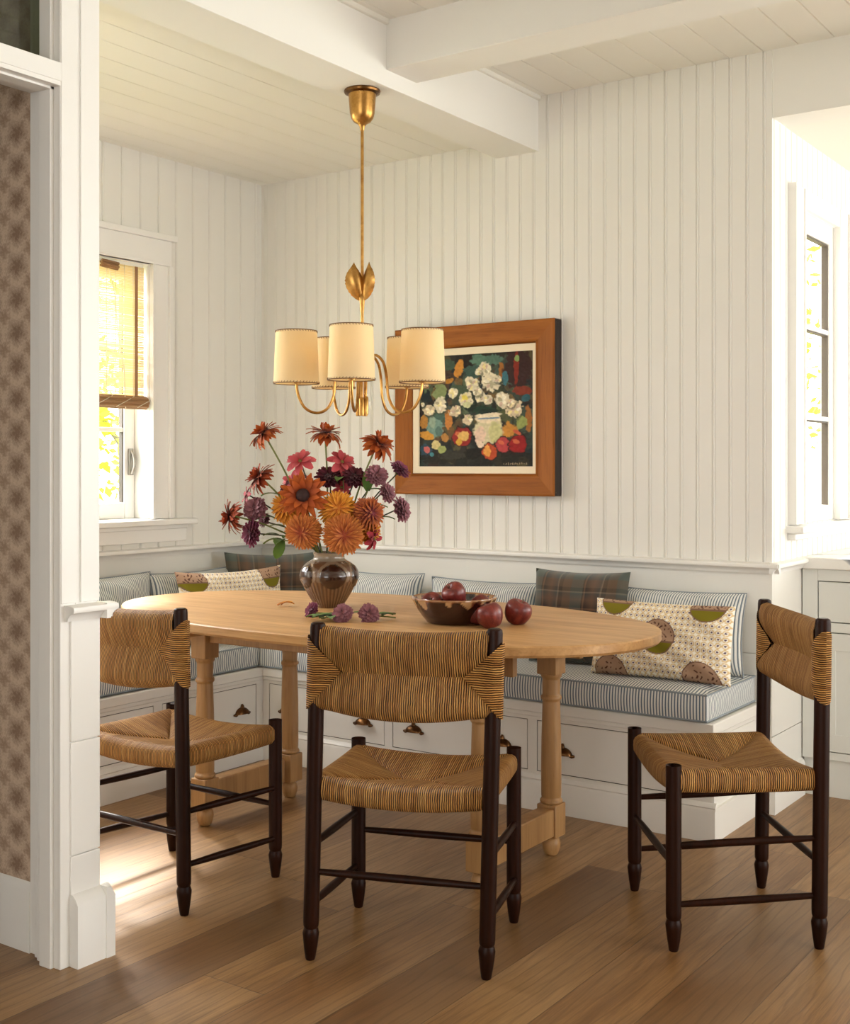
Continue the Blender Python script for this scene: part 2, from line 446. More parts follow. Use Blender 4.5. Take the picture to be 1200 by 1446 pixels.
# left wall; window opening widened out of view to let in more light
WY0, WY1, WZ0, WZ1 = 2.10, 3.455, .985, 2.035
mb = MB()
pl = lambda a, b, d: (XL + d, a, b)
for a0, a1, z0, z1 in ((YP1 - .12, WY0, RZ, Z_ALC), (WY1, YB, RZ, Z_ALC), (WY0, WY1, RZ, WZ0), (WY0, WY1, WZ1, Z_ALC)):
    boards(mb, a0, a1, z0, z1, .098, 2.03, pl)
    mb.box(XL - .11, XL - .008, a0, a1, z0, z1)
for z0, z1 in ((0, .262), (.265, .547), (.55, RZ)): mb.box(XL - .11, XL, YP1 - .12, YB + .11, z0, z1)
struct(mb.build('wall_left', M['wall'], smooth=25))
# hall wall further left, off the frame
struct(solid('wall_hall', M['wall'], (XL - .11, XL, ROOM_Y0, YP1 - .12, 0, Z_HI + .05)))

# return wall beside the kitchen with its window opening
KY0, KY1, KZ0, KZ1 = 4.436, 4.862, .992, 2.145
mb = MB()
pr = lambda a, b, d: (XR + d, a, b)
for a0, a1, z0, z1 in ((YB, KY0, RZ, Z_KIT), (KY1, KIT_Y, RZ, Z_KIT), (KY0, KY1, RZ, KZ0), (KY0, KY1, KZ1, Z_KIT)):
    boards(mb, a0, a1, z0, z1, .0612, 4.15, pr)
    mb.box(XR - .034, XR - .008, max(a0, YB + .012), a1, z0, z1)
for z0, z1 in ((0, .262), (.265, .547), (.55, RZ)): mb.box(XR - .034, XR, YB + .021, KIT_Y, z0, z1)
struct(mb.build('wall_right', M['wall'], smooth=25))
# far kitchen wall
KW = (.9, 3.2, .1, 2.35)
struct(solid('wall_kitchen', M['wall'], (XR - .11, KW[0], KIT_Y, KIT_Y + .1, 0, Z_HI), (KW[1], ROOM_X + .1, KIT_Y, KIT_Y + .1, 0, Z_HI), (KW[0], KW[1], KIT_Y, KIT_Y + .1, 0, KW[2]), (KW[0], KW[1], KIT_Y, KIT_Y + .1, KW[3], Z_HI)))
# header over the kitchen opening
struct(solid('trim_1', M['wall'], (XR + .002, ROOM_X, YB, YB + .14, Z_KIT, Z_HI)))

# ceilings
mb = MB()
boards(mb, XL, -2.5, YP1 - .12, YB + .02, .122, -2.778, lambda a, b, d: (a, b, Z_ALC - d), .003, .005, False)
mb.box(XL - .1, -2.5, YP1 - .12, YB + .1, Z_ALC + .007, Z_ALC + .06)
struct(mb.build('ceiling_alcove', M['ceil'], smooth=25))
mb = MB()
boards(mb, -2.45, ROOM_X, ROOM_Y0, YB, .1225, -2.0688, lambda a, b, d: (a, b, Z_HI - d), .003, .005, False)
mb.box(XL - .1, ROOM_X + .1, ROOM_Y0 - .1, YB + .1, Z_HI + .007, Z_HI + .06)
boards(mb, XL, -2.45, ROOM_Y0, YP1, .1225, -2.0688, lambda a, b, d: (a, b, Z_HI - d), .003, .005, False)
struct(mb.build('ceiling', M['ceil'], smooth=25))
struct(solid('ceiling_kitchen', M['ceil'], (XR - .1, ROOM_X + .1, YB + .14, KIT_Y + .1, Z_KIT, Z_KIT + .05)))

# beams
struct(solid('trim_2', M['wall'], (-2.542, -2.351, ROOM_Y0, YB + .01, 2.428, Z_HI + .02), bevel=.002))
struct(solid('trim_3', M['wall'], (-2.352, ROOM_X, 3.143, 3.312, 2.482, Z_HI + .02), bevel=.002))
# small cove where the beams meet the ceiling
mb = MB()
mb.box(-2.36, -2.338, ROOM_Y0, 3.143, Z_HI - .016, Z_HI + .01); mb.box(-2.36, -2.338, 3.312, YB, Z_HI - .016, Z_HI + .01)
struct(mb.build('trim_4', M['ceil'], bevel=.004))

# right and rear walls off the frame, with large windows; the rear one is added for fill
RW = [(2.2, 4.1, .06, 2.3), (4.5, 6.9, .06, 2.3)]
mb = MB(); y = ROOM_Y0
for a0, a1, z0, z1 in RW:
    mb.box(ROOM_X, ROOM_X + .12, y, a0, 0, Z_HI); mb.box(ROOM_X, ROOM_X + .12, a0, a1, 0, z0); mb.box(ROOM_X, ROOM_X + .12, a0, a1, z1, Z_HI); y = a1
mb.box(ROOM_X, ROOM_X + .12, y, KIT_Y, 0, Z_HI)
struct(mb.build('wall_garden', M['wall']))
BW = (-1.6, 1.2, .3, 2.3)
struct(solid('wall_rear', M['wall'], (XL, BW[0], ROOM_Y0 - .12, ROOM_Y0, 0, Z_HI), (BW[1], ROOM_X, ROOM_Y0 - .12, ROOM_Y0, 0, Z_HI),
             (BW[0], BW[1], ROOM_Y0 - .12, ROOM_Y0, 0, BW[2]), (BW[0], BW[1], ROOM_Y0 - .12, ROOM_Y0, BW[3], Z_HI)))

# chair rails
RAIL = [(0, -.004), (.012, -.004), (.014, .004), (.020, .010), (.026, .014), (.034, .017), (.036, .024), (.034, .030), (.022, .033), (.0, .034)]
def rail(name, axis, a0, a1, face, sgn, z):
    mb = MB()
    if axis == 'x': mb.extrude(RAIL, lambda u, v, t: (a0 + (a1 - a0) * t, face + sgn * u, z + v))
    else: mb.extrude(RAIL, lambda u, v, t: (face + sgn * u, a0 + (a1 - a0) * t, z + v))
    return struct(mb.build(name, M['trim'], smooth=50))
rail('trim_5', 'x', XL, XR + .03, YB, -1, .834)
rail('trim_6', 'y', YP1, YB, XL, 1, .832)
rail('trim_7', 'y', YB - .03, 4.43, XR, 1, .834)

# baseboards
BASE = [(0, 0), (.016, 0), (.016, .115), (.012, .124), (.006, .132), (0, .134)]
def base(name, axis, a0, a1, face, sgn):
    mb = MB()
    if axis == 'x': mb.extrude(BASE, lambda u, v, t: (a0 + (a1 - a0) * t, face + sgn * u, v))
    else: mb.extrude(BASE, lambda u, v, t: (face + sgn * u, a0 + (a1 - a0) * t, v))
    return struct(mb.build(name, M['trim'], smooth=40))
base('baseboard_right', 'y', YB - .016, 4.443, XR, 1)
base('baseboard_back', 'x', -1.468, XR - .0005, YB, -1)

# ---- partition at the left edge: cased post, papered wall, transom
mb = MB()
mb.box(XL, XP - .02, YP0 + .05, YP1, 0, 2.66)                      # wall core
mb.box(XP - .03, XP, YP0 + .0555, YP1 - .001, 0, 2.43)                       # end board
struct(mb.build('wall_partition', M['trim'], bevel=.002))
mb = MB()                                                           # end-face joints: boards under the rail, casing strip above
for z0, z1 in ((.0, .264), (.267, .537), (.540, .835)): mb.box(XP - .004, XP + .006, YP0 + .038, YP1 + .002, z0, z1)
mb.box(XP - .004, XP + .004, YP0 + .068, YP1 + .002, .872, 2.43)
mb.box(XP - .004, XP + .002, YP0 + .012, YP0 + .06, .872, 2.43)
struct(mb.build('trim_8', M['trim'], bevel=.0015))
mb = MB(); mb.extrude(RAIL, lambda u, v, t: (XP + u, YP0 + .022 + (YP1 + .036 - YP0 - .022) * t, .834 + v))
mb.extrude(RAIL, lambda u, v, t: (XP - .04 + (.04 + .034) * t, YP1 + u, .834 + v))
struct(mb.build('trim_9', M['trim'], smooth=50))
mb = MB()
BL = [(0, 0), (.026, 0), (.026, .15), (.018, .163), (.008, .172), (0, .174)]
mb.extrude(BL, lambda u, v, t: (XP + .004 + u, YP0 + .038 + (YP1 + .026 - YP0 - .038) * t, v))
mb.extrude(BL, lambda u, v, t: (XP - .10 + .134 * t, YP1 + u, v))
struct(mb.build('baseboard_partition', M['trim'], smooth=40))
# stepped casing on the front face
PX = lambda d: XP - d
mb = MB()
steps = [(.0, .024, .010), (.024, .066, .0), (.066, .076, .008), (.076, .096, .016), (.096, .118, .026), (.118, .148, .036)]
CZ = 2.072
for a, b, d in steps: mb.box(PX(b), PX(a), YP0 + d, YP0 + .055, 0, 2.43)
struct(mb.build('trim_10', M['trim'], bevel=.002))
YN = .86                                                            # near side of the opening, out of frame
mb = MB()                                                           # head of the opening with the transom bar, same stepped section
for a, b, d in steps: mb.box(PX(b), PX(a), YN, YP0 + .055, CZ + .03 + d * .55, CZ + .088 - (.0 if a < .024 else .004))
for a, b, d in ((.0, .024, .010), (.024, .05, .012), (.05, .074, .022)): mb.box(PX(b), PX(a), YN, YP0 + d + .001, CZ + .087, CZ + .0885 + .0)
mb.box(XP - .02, XP + .003, YN, YP0 + .012, CZ + .046, CZ + .0895)
struct(mb.build('trim_11', M['trim'], bevel=.002))
struct(solid('trim_12', M['smoked'], (PX(.082), PX(.078), YN, YP0 + .05, CZ + .088, 2.43)))
struct(solid('trim_13', M['trim'], (PX(.148), XP, YN - .14, YN, 0, 2.43), (PX(.148), XP, ROOM_Y0, YN - .14, 0, 2.43), (PX(.148), XP - .002, ROOM_Y0, YP0 + .05, 2.43, 2.66)))
mb = MB(); mb.box(XL, PX(.10), YP0 + .042, YP0 + .052, .17, 2.66)
struct(mb.build('wall_papered', M['paper']))
mb = MB(); mb.extrude(BL, lambda u, v, t: (XL + (PX(.146) - XL) * t, YP0 + .045 - u * .5, v))
struct(mb.build('baseboard_papered', M['trim'], smooth=40))

# ------------------------------------------------------------------ windows
def casing_leg(mb, a0, a1, z0, z1, place, inner):
    """flat casing with a bead on its inner edge and a back band outside"""
    def bx(p, q, d0, d1):
        (x0, y0, _), (x1, y1, _) = place(p, 0, d0), place(q, 0, d1); mb.box(x0, x1, y0, y1, z0, z1)
    bx(a0, a1, -.002, .018)
    if inner > 0: bx(a1 - .012, a1 + .001, -.001, .023); bx(a0 - .001, a0 + .02, -.001, .03)
    else: bx(a0 - .001, a0 + .012, -.001, .023); bx(a1 - .02, a1 + .001, -.001, .03)

# left window
W1 = MB()
casing_leg(W1, WY0 - .105, WY0, WZ0, WZ1 + .0, pl, 1); casing_leg(W1, WY1, WY1 + .105, WZ0, WZ1, pl, -1)
W1.box(XL - .002, XL + .02, WY0 - .105, WY1 + .105, WZ1, WZ1 + .105); W1.box(XL - .002, XL + .034, WY0 - .125, WY1 + .125, WZ1 + .105, WZ1 + .13)
W1.box(XL - .002, XL + .024, WY0, WY1, WZ1, WZ1 + .012)
# jamb lining
for b in ((XL - .12, XL + .001, WY0 - .01, WY0 + .003, WZ0, WZ1), (XL - .12, XL + .001, WY1 - .003, WY1 + .01, WZ0, WZ1), (XL - .12, XL + .001, WY0, WY1, WZ1 - .003, WZ1 + .01), (XL - .12, XL - .101, WY0, WY1, WZ0 - .01, WZ0 + .002)): W1.box(*b)
w1 = struct(W1.build('window_1', M['trim'], bevel=.002))
mb = MB(); mb.box(XL - .1, XL + .055, WY0 - .14, WY1 + .225, WZ0 - .028, WZ0 - .003); mb.build('window_stool', M['trim'], w1, bevel=.005)
mb = MB(); mb.box(XL - .002, XL + .018, WY0 - .11, WY1 + .19, WZ0 - .098, WZ0 - .028); mb.box(XL - .002, XL + .026, WY0 - .11, WY1 + .19, WZ0 - .045, WZ0 - .028); mb.build('window_apron', M['trim'], w1, bevel=.003)
SX = XL - .085
mb = MB()
for b in ((SX - .035, SX, WY0 + .005, WY0 + .06, WZ0, WZ1), (SX - .035, SX, WY1 - .06, WY1 - .005, WZ0, WZ1), (SX - .035, SX, WY0 + .06, WY1 - .06, WZ0, WZ0 + .065), (SX - .035, SX, WY0 + .06, WY1 - .06, WZ1 - .06, WZ1)): mb.box(*b)
mb.box(SX - .035, SX + .02, 2.70, 2.80, WZ0 + .06, WZ1 - .06)
for z in (1.352, 1.70):
    for ya, yb in ((WY0 + .06, 2.70), (2.80, WY1 - .06)): mb.box(SX - .030, SX - .006, ya, yb, z - .009, z + .009)
mb.build('window_sash', M['trim'], w1, bevel=.003)
mb = MB(); mb.box(SX - .021, SX - .017, WY0 + .055, WY1 - .055, WZ0 + .06, WZ1 - .055); mb.build('window_pane', M['glass'], w1)
mb = MB(); mb.box(SX - .028, SX - .008, WY1 - .0605, WY1 - .0655, WZ0 + .068, WZ1 - .063); mb.box(SX - .028, SX - .008, WY0 + .0605, WY0 + .0655, WZ0 + .068, WZ1 - .063); mb.build('glazing_edge', M['spacer_and_shade'], w1)
mb = MB(); mb.tube(smoothpath([(SX + .004, WY1 - .03, 1.27), (SX + .022, WY1 - .03, 1.245), (SX + .03, WY1 - .032, 1.205), (SX + .016, WY1 - .034, 1.17)]), .006, 8); mb.box(SX - .001, SX + .012, WY1 - .042, WY1 - .02, 1.165, 1.275)
mb.build('latch', M['steel'], w1, bevel=.002)

# kitchen window
W2 = MB()
casing_leg(W2, KY0 - .134, KY0, KZ0, KZ1 + .07, pr, 1); casing_leg(W2, KY1, KY1 + .134, KZ0, KZ1 + .07, pr, -1)
W2.box(XR - .002, XR + .02, KY0, KY1, KZ1, KZ1 + .07)
for b in ((XR - .04, XR + .001, KY0 - .01, KY0 + .002, KZ0, KZ1), (XR - .04, XR + .001, KY1 - .002, KY1 + .01, KZ0, KZ1), (XR - .04, XR + .001, KY0, KY1, KZ1 - .002, KZ1 + .01)): W2.box(*b)
w2 = struct(W2.build('window_2', M['trim'], bevel=.002))
mb = MB(); mb.box(XR - .04, XR + .062, KY0 - .16, KY1 + .16, KZ0 - .03, KZ0 - .004); mb.box(XR - .002, XR + .03, KY0 - .145, KY1 + .145, KZ0 - .055, KZ0 - .03); mb.build('window_stool', M['trim'], w2, bevel=.005)
mb = MB(); TX = XR - .006
for b in ((TX - .035, TX, KY0 + .002, KY0 + .026, KZ0, KZ1), (TX - .035, TX, KY1 - .05, KY1 - .002, KZ0, KZ1), (TX - .035, TX, KY0 + .02, KY1 - .05, KZ0, KZ0 + .058), (TX - .035, TX, KY0 + .02, KY1 - .05, KZ1 - .075, KZ1)): mb.box(*b)
for z in (1.385, 1.724): mb.box(TX - .030, TX - .004, KY0 + .02, KY1 - .05, z - .009, z + .009)
mb.build('window_sash', M['trim'], w2, bevel=.002)
mb = MB(); mb.box(TX - .021, TX - .017, KY0 + .02, KY1 - .045, KZ0 + .05, KZ1 - .06); mb.build('window_pane', M['glass'], w2)
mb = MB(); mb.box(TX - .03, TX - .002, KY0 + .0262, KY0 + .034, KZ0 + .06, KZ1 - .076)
for z in (1.3745, 1.7135, KZ1 - .0772): mb.box(TX - .028, TX - .006, KY0 + .034, KY1 - .056, z - .004, z)  # dark bars added as the shade under the muntins and top rail
mb.box(TX - .0305, TX - .0065, KY1 - .0565, KY1 - .0507, KZ0 + .059, KZ1 - .0765); mb.build('glazing_edge', M['spacer_and_shade'], w2)

# ------------------------------------------------------------------ bamboo blind in the left window
BX = XL - .022; BYC = 3.108
bl = thing('bamboo_blind', 'woven bamboo roll blind drawn halfway down the left window', 'blind', (BX, BYC, 1.435))
hy = .335; H0, H1 = .055, .585
mb = MB(); z = H0
while z < H1:
    h = random.choice([.0032, .0045, .0045, .006, .008]); mb.box(-.0011 + random.uniform(-.0006, .0006), .0011, -hy, hy, z, z + h); z += h + random.choice([.0008, .0012, .0018, .004])
mb.build('slat_panel', M['bamboo'], bl)
mb = MB()
for k in range(15):
    yy = -hy + .012 + (2 * hy - .024) * k / 14; mb.box(.0012, .0026, yy - .0012, yy + .0012, H0, H1)
mb.build('weft_thread', M['cord'], bl)
TAPE = m_translucent('tan blind tape', (168, 128, 92), .12)
for yy in (-hy + .042, hy - .042): mb = MB(); mb.box(.0014, .003, yy - .008, yy + .008, H0, H1); mb.build('edge_tape', TAPE, bl)
mb = MB(); mb.box(-.028, -.004, -hy, hy, H1, H1 + .014); mb.build('head_rail', M['trim'], bl, bevel=.002)
mb = MB()
for k in range(9):
    a = k / 9 * 2 * PI; mb.tube([(.004 + .019 * math.cos(a), -hy - .004, .027 + .019 * math.sin(a)), (.004 + .019 * math.cos(a), hy + .004, .027 + .019 * math.sin(a))], .0088, 8)
mb.build('bottom_roll', M['bamboo_dark'], bl)
mb = MB(); yt = 3.245 - BYC
for k in range(4): mb.tube([(.012 + .006 * (k % 2), yt - .035, .565 + .007 * k), (.012 + .006 * (k % 2), yt + .05, .56 + .007 * k)], .006, 7)
mb.build('cleat', M['bamboo_dark'], bl)
mb = MB(); mb.tube(smoothpath([(.012, yt, .575), (.018, yt + .03, .45), (.014, yt + .05, .3), (.02, yt + .075, .16), (.022, yt + .08, .03), (.02, yt + .085, .0)]), .0017, 5)
mb.build('pull_cord', M['cord'], bl)
mb = MB()
for k in range(6):
    y0 = -hy + .06 + k * .11
    mb.tube(smoothpath([(.03, y0, .006), (.032, y0 + .05, .03), (.018, y0 + .1, .05), (.006, y0 + .11, .056)], 4), .0012, 4)
mb.build('cord_lacing', M['cord'], bl)

# ------------------------------------------------------------------ garden outside
struct(solid('ground', M['grass'], (-16, XL - .2, -4, 18, -.5, -.42), (XL - .2, 8, KIT_Y + .3, 18, -.5, -.42)))
def tree(name, label, cx, cy, h, r, n, seed, nb=9):
    rg = random.Random(seed); t = thing(name, label, 'tree', (cx, cy, -.42), 0, 'garden trees')
    mb = MB(); mb.tube(smoothpath([(0, 0, 0), (.04, .02, h * .35), (-.05, .06, h * .65), (.05, 0, h * .9)]), [.07 - .05 * k / 18 for k in range(19)], 8)
    for k in range(nb):
        a = rg.uniform(0, 6.28); z = h * rg.uniform(.3, .8); mb.tube(smoothpath([(0, 0, z), (r * .4 * math.cos(a), r * .4 * math.sin(a), z + .2), (r * .85 * math.cos(a), r * .85 * math.sin(a), z + .55)], 3), [.024, .02, .016, .013, .01, .007, .004], 5)
    mb.build('trunk', M['bark'], t)
    mb = MB()
    cl = [(rg.gauss(0, r * .5), rg.gauss(0, r * .5), h * .62 + rg.gauss(0, h * .22), rg.uniform(.12, .34)) for _ in range(46)]
    for k in range(n):
        c = rg.choice(cl); p = Vector((c[0] + rg.gauss(0, c[3] * .6), c[1] + rg.gauss(0, c[3] * .6), c[2] + rg.gauss(0, c[3] * .6)))
        u = Vector((rg.gauss(0, 1), rg.gauss(0, 1), rg.gauss(0, .6))).normalized(); w = u.orthogonal().normalized(); q = u.cross(w)
        s = rg.uniform(.03, .06); w = (w * math.cos(k) + q * math.sin(k)) * .55
        mb.add([p - u * s, p + w * s, p + u * s * 1.1, p - w * s], [(0, 1, 2, 3)])
    mb.build('foliage', M['leaf_out'], t, smooth=0, fixn=False)
tree('garden_tree', 'yellow green leafy garden tree outside the window with the bamboo blind', -6.9, 6.0, 3.3, 1.15, 1500, 3)
tree('garden_tree', 'sparse yellow green garden tree outside the narrow kitchen window', -3.25, 9.6, 4.6, .95, 900, 5, 2)
# ------------------------------------------------------------------ banquette bench units
def cup_pull(parent, place):
    """shell shaped bin pull; place(a, z, d) -> local point"""
    mb = MB(); W, Hh, D = .036, .026, .024; n, k = 14, 6
    fn = lambda s: (lambda i, j: place(s * W * math.cos(PI * i / n) * (1 - .0 * j), -.012 + s * Hh * math.sin(PI * i / n) * math.cos(PI / 2 * j / k) + 0 * j, .001 + s * D * math.sin(PI / 2 * j / k) * math.sin(PI * i / n) ** .6))
    mb.grid(fn(1.), n, k); mb.grid(fn(.9), n, k)
    c = [place(a, z, d) for a, z, d in ((-.046, -.013, .004), (-.036, -.013, .006), (-.03, -.012, .006))]; mb.tube(c, [.004, .0075, .006], 8)
    c = [place(a, z, d) for a, z, d in ((.046, -.013, .004), (.036, -.013, .006), (.03, -.012, .006))]; mb.tube(c, [.004, .0075, .006], 8)
    c = [place(0, Hh - .014, .006), place(0, Hh - .006, .006), place(0, Hh + .001, .004)]; mb.tube(c, [.008, .007, .003], 8)
    mb.build('cup_pull', M['bronze'], parent, smooth=60)

def bench(label, a0, a1, face, place, drawers, end=None):
    """place(a, d, z): a along the bench, d in front of the drawer face, z up"""
    t = thing('banquette_bench', label, 'bench', place(a0, 0, 0), 0, 'built-in banquette units')
    o = Vector(place(a0, 0, 0)); P = lambda a, d, z: Vector(place(a, d, z)) - o
    def bx(mb, p, q, d0, d1, z0, z1):
        u, v = P(p, d0, z0), P(q, d1, z1); mb.box(u.x, v.x, u.y, v.y, u.z, v.z)
    depth = -.412 if end else -.386
    mb = MB(); bx(mb, a0, a1, depth, -.004, .0, .32)
    # face frame around the inset drawers
    zt, zb = .313, .134
    bx(mb, a0, a1, -.01, 0, zt, .332); bx(mb, a0, a1, -.01, 0, .10, zb)
    edges = [a0] + [e for d in drawers for e in d] + [a1]
    for k in range(0, len(edges), 2): bx(mb, edges[k], edges[k + 1], -.01, 0, zb, zt)
    mb.build('carcass', M['bench'], t)
    mb = MB(); bx(mb, a0, a1 + (.012 if end else 0), depth, .018, .342, .379); bx(mb, a0, a1 + (.006 if end else 0), depth, .010, .326, .343); mb.build('seat_board', M['bench'], t, bevel=.004)
    mb = MB()
    prof = [(-.002, 0), (.014, 0), (.014, .098), (.010, .106), (.012, .110), (.004, .122), (-.002, .124)]
    mb.extrude(prof, lambda u, v, s: P(a0 + (a1 + (.014 if end else 0) - a0) * s, u, v))
    if end: bx(mb, a1 - .002, a1 + .014, depth, -.001, 0, .108)
    mb.build('plinth', M['bench'], t, smooth=40)
    if end:
        mb = MB(); bx(mb, a1 - .002, a1 + .005, depth, -.001, .108, .326); mb.build('end_panel', M['bench'], t, bevel=.001)
    for e0, e1 in drawers:
        g = .0028
        mb = MB(); bx(mb, e0 + g, e1 - g, -.0095, -.0005, zb + g, zt - g)
        f = mb.build('drawer', M['bench'], t, bevel=.001)
        mb = MB(); bx(mb, e0, e1, -.0038, -.0032, zb, zt); mb.build('shadow_gap', M['gap'], f)
        w = e1 - e0
        for a in (e0 + w * .172, e1 - w * .172):
            cup_pull(f, lambda q, z, d, a=a: P(a + q, d, .218 + z))
    return t
YF, XF = 3.71, -3.41
bench('white painted drawer bench along the back wall under the painting', XF + .001, -1.474, YF, lambda a, d, z: (a, YF - d, z), [(-3.375, -2.784), (-2.747, -2.155), (-2.118, -1.512)], end=True)
bench('white painted drawer bench along the left wall under the window', YP1 + .03, YB - .008, XF, lambda a, d, z: (XF + d, a, z), [(2.055, 2.56), (2.602, 3.117), (3.159, 3.672)])

# ------------------------------------------------------------------ seat cushions
def slab_cushion(label, x0, x1, y0, y1, z0, z1, stripe, sag=.006):
    """box cushion with soft top; stripe axis 'x' means stripes repeat along x"""
    cx, cy = (x0 + x1) / 2, (y0 + y1) / 2
    t = thing('seat_cushion', label, 'cushion', (cx, cy, z0), 0, 'striped bench cushions')
    hx, hy, h = (x1 - x0) / 2, (y1 - y0) / 2, z1 - z0
    mb = MB(); nx, ny = max(8, int(hx * 40)), max(8, int(hy * 40))
    rg = random.Random(int(abs(cx) * 100))
    wob = [(rg.uniform(3, 7), rg.uniform(0, 6), rg.uniform(3, 7)) for _ in range(4)]
    def top(x, y):
        d = min(hx - abs(x), hy - abs(y))
        w = sum(math.sin(a * x + b + c * y) for a, b, c in wob) * .0014
        return h - .010 * math.exp(-d / .025) + w * min(1, d / .05) + .006 * min(1, d / .15)
    uv = (lambda x, y, z: (x, y + z)) if stripe == 'x' else (lambda x, y, z: (y, x + z))
    X = lambda i: -hx + 2 * hx * i / nx
    Y = lambda j: -hy + 2 * hy * j / ny
    mb.grid(lambda i, j: (X(i), Y(j), top(X(i), Y(j))), nx, ny, lambda i, j: uv(X(i), Y(j), 0))
    mb.grid(lambda i, j: (X(i), Y(j), .004), nx, ny, lambda i, j: uv(X(i), Y(j), 0))
    K = 6
    for sgn in (-1, 1):
        bul = lambda k, s=0.: .007 * math.sin(PI * k / K) * (1 - abs(s) ** 10)
        mb.grid(lambda i, j: (X(i), sgn * (hy + bul(j, X(i) / hx)), .004 + (top(X(i), sgn * hy) - .004) * j / K), nx, K, lambda i, j: uv(X(i), 0, h * j / K) if stripe == 'x' else (X(i), h * j / K))
        mb.grid(lambda i, j: (sgn * (hx + bul(j, Y(i) / hy)), Y(i), .004 + (top(sgn * hx, Y(i)) - .004) * j / K), ny, K, lambda i, j: (Y(i), h * j / K))
    mb.build('cushion_cover', M['tick'], t, smooth=50)
    for zf in (0, 1):
        mb = MB(); pts = []
        for i in range(nx): pts.append((X(i), -hy))
        for j in range(ny): pts.append((hx, Y(j)))
        for i in range(nx): pts.append((-X(i), hy))
        for j in range(ny): pts.append((-hx, -Y(j)))
        pts.append(pts[0])
        mb.tube([(x * 1.001, y * 1.001, (top(x, y) if zf else .006)) for x, y in pts], .0034, 6, cap=False)
        mb.build('piping', M['piping'], t)
    return t
slab_cushion('long striped seat cushion on the back bench', -3.402, -1.484, 3.684, 4.122, .380, .480, 'x')
slab_cushion('striped seat cushion on the left bench under the window', -3.796, -3.412, YP1 + .02, 4.12, .380, .480, 'y')

# ------------------------------------------------------------------ scatter cushions
def pillow(name, label, w, h, t, mat, loc, yaw, lean, group, rows=None, pip=None, roll=0., nu=28, nv=24, colfn=None, ear=.07, uvrot=False, seed=0):
    """soft pillow standing on its lower edge; local x = width, z = height, -y = front"""
    th = thing(name, label, 'pillow', loc, 0, group)
    th.rotation_euler = (lean, roll, yaw); th.rotation_mode = 'XYZ'
    rg = random.Random(seed); ph = [rg.uniform(0, 6.28) for _ in range(4)]
    def outline(u, v):
        x = .5 * w * u * (1 - ear * (1 - v * v)); z = .5 * h * v * (1 - ear * 1.3 * (1 - u * u))
        return x, z + .5 * h * (1 - .0)
    def P(u, v, sgn):
        x, z = outline(u, v)
        d = max(0., (1 - u ** 4) * (1 - v ** 4)) ** .55
        wr = .004 * math.sin(7 * u + ph[0]) * math.sin(6 * v + ph[1]) + .004 * math.sin(11 * (u + v) + ph[2])
        return (x, sgn * (.5 * t * d + wr * d), z)
    mb = MB()
    for sgn in (-1, 1):
        mb.grid(lambda i, j: P(-1 + 2 * i / nu, -1 + 2 * j / nv, sgn), nu, nv, lambda i, j: ((w * i / nu, h * j / nv) if not uvrot else (h * j / nv, w * i / nu)))
    o = mb.build('pillow_cover', mat, th, smooth=70)
    if colfn:
        ca = o.data.color_attributes.new('Col', 'FLOAT_COLOR', 'POINT'); n1 = (nu + 1) * (nv + 1)
        buf = np.ones((len(o.data.vertices), 4), dtype=np.float32)
        for k in range(len(buf)):
            q = k % n1; i, j = q % (nu + 1), q // (nu + 1); buf[k, :3] = colfn(i / nu, 1 - j / nv)[:3]
        ca.data.foreach_set('color', buf.ravel())
    if pip is not None:
        pts = [(-1 + 2 * i / nu, -1) for i in range(nu)] + [(1, -1 + 2 * j / nv) for j in range(nv)] + [(1 - 2 * i / nu, 1) for i in range(nu)] + [(-1, 1 - 2 * j / nv) for j in range(nv)]
        pts.append(pts[0]); mb = MB()
        mb.tube([P(u, v, 0) for u, v in pts], .0030, 6, cap=False); mb.build('piping', pip, th)
    return th
ST = M['tick']; G1 = 'striped back cushions'
SZ = .483
pillow('back_cushion', 'wide striped back cushion behind the medallion print pillow at the right end of the bench', .53, .285, .12, M['tick_fine'], (-1.745, 4.00, SZ), 0, -.13, G1, pip=M['piping'], seed=1, ear=.05)
pillow('back_cushion', 'striped back cushion behind the fruit bowl, left of the brown plaid pillow', .52, .275, .13, M['tick_fine'], (-2.53, 4.005, SZ), 0, -.12, G1, pip=M['piping'], seed=2, ear=.05)
pillow('back_cushion', 'striped back cushion on the back bench showing just right of the flower vase', .50, .285, .13, M['tick_fine'], (-3.075, 4.0, SZ), 0, -.12, G1, pip=M['piping'], seed=3, ear=.07)
pillow('back_cushion', 'striped back cushion under the window beside the white post', .60, .295, .12, M['tick_fine'], (-3.685, 3.075, SZ), PI / 2, -.10, G1, pip=M['piping'], seed=4, ear=.05)
pillow('back_cushion', 'striped back cushion half hidden behind the left medallion print pillow', .46, .285, .12, M['tick_fine'], (-3.69, 3.60, SZ), PI / 2, -.10, G1, pip=M['piping'], seed=5, ear=.05)
pillow('plaid_pillow', 'brown and slate plaid wool pillow on the back bench behind the table right end', .37, .345, .15, M['plaid'], (-2.075, 3.915, SZ), .10, -.2, 'plaid wool pillows', seed=6, ear=.05)
pillow('plaid_pillow', 'brown and slate plaid wool pillow in the corner behind the flower vase', .42, .35, .14, M['plaid'], (-3.545, 3.925, SZ), .80, -.12, 'plaid wool pillows', seed=7, ear=.07)
CRM, MUS, PUR, OLV, PNK, DRK = [np.array(lin(*c)[:3]) for c in ((236, 230, 218), (206, 172, 104), (92, 70, 88), (118, 108, 26), (168, 136, 112), (86, 54, 44))]
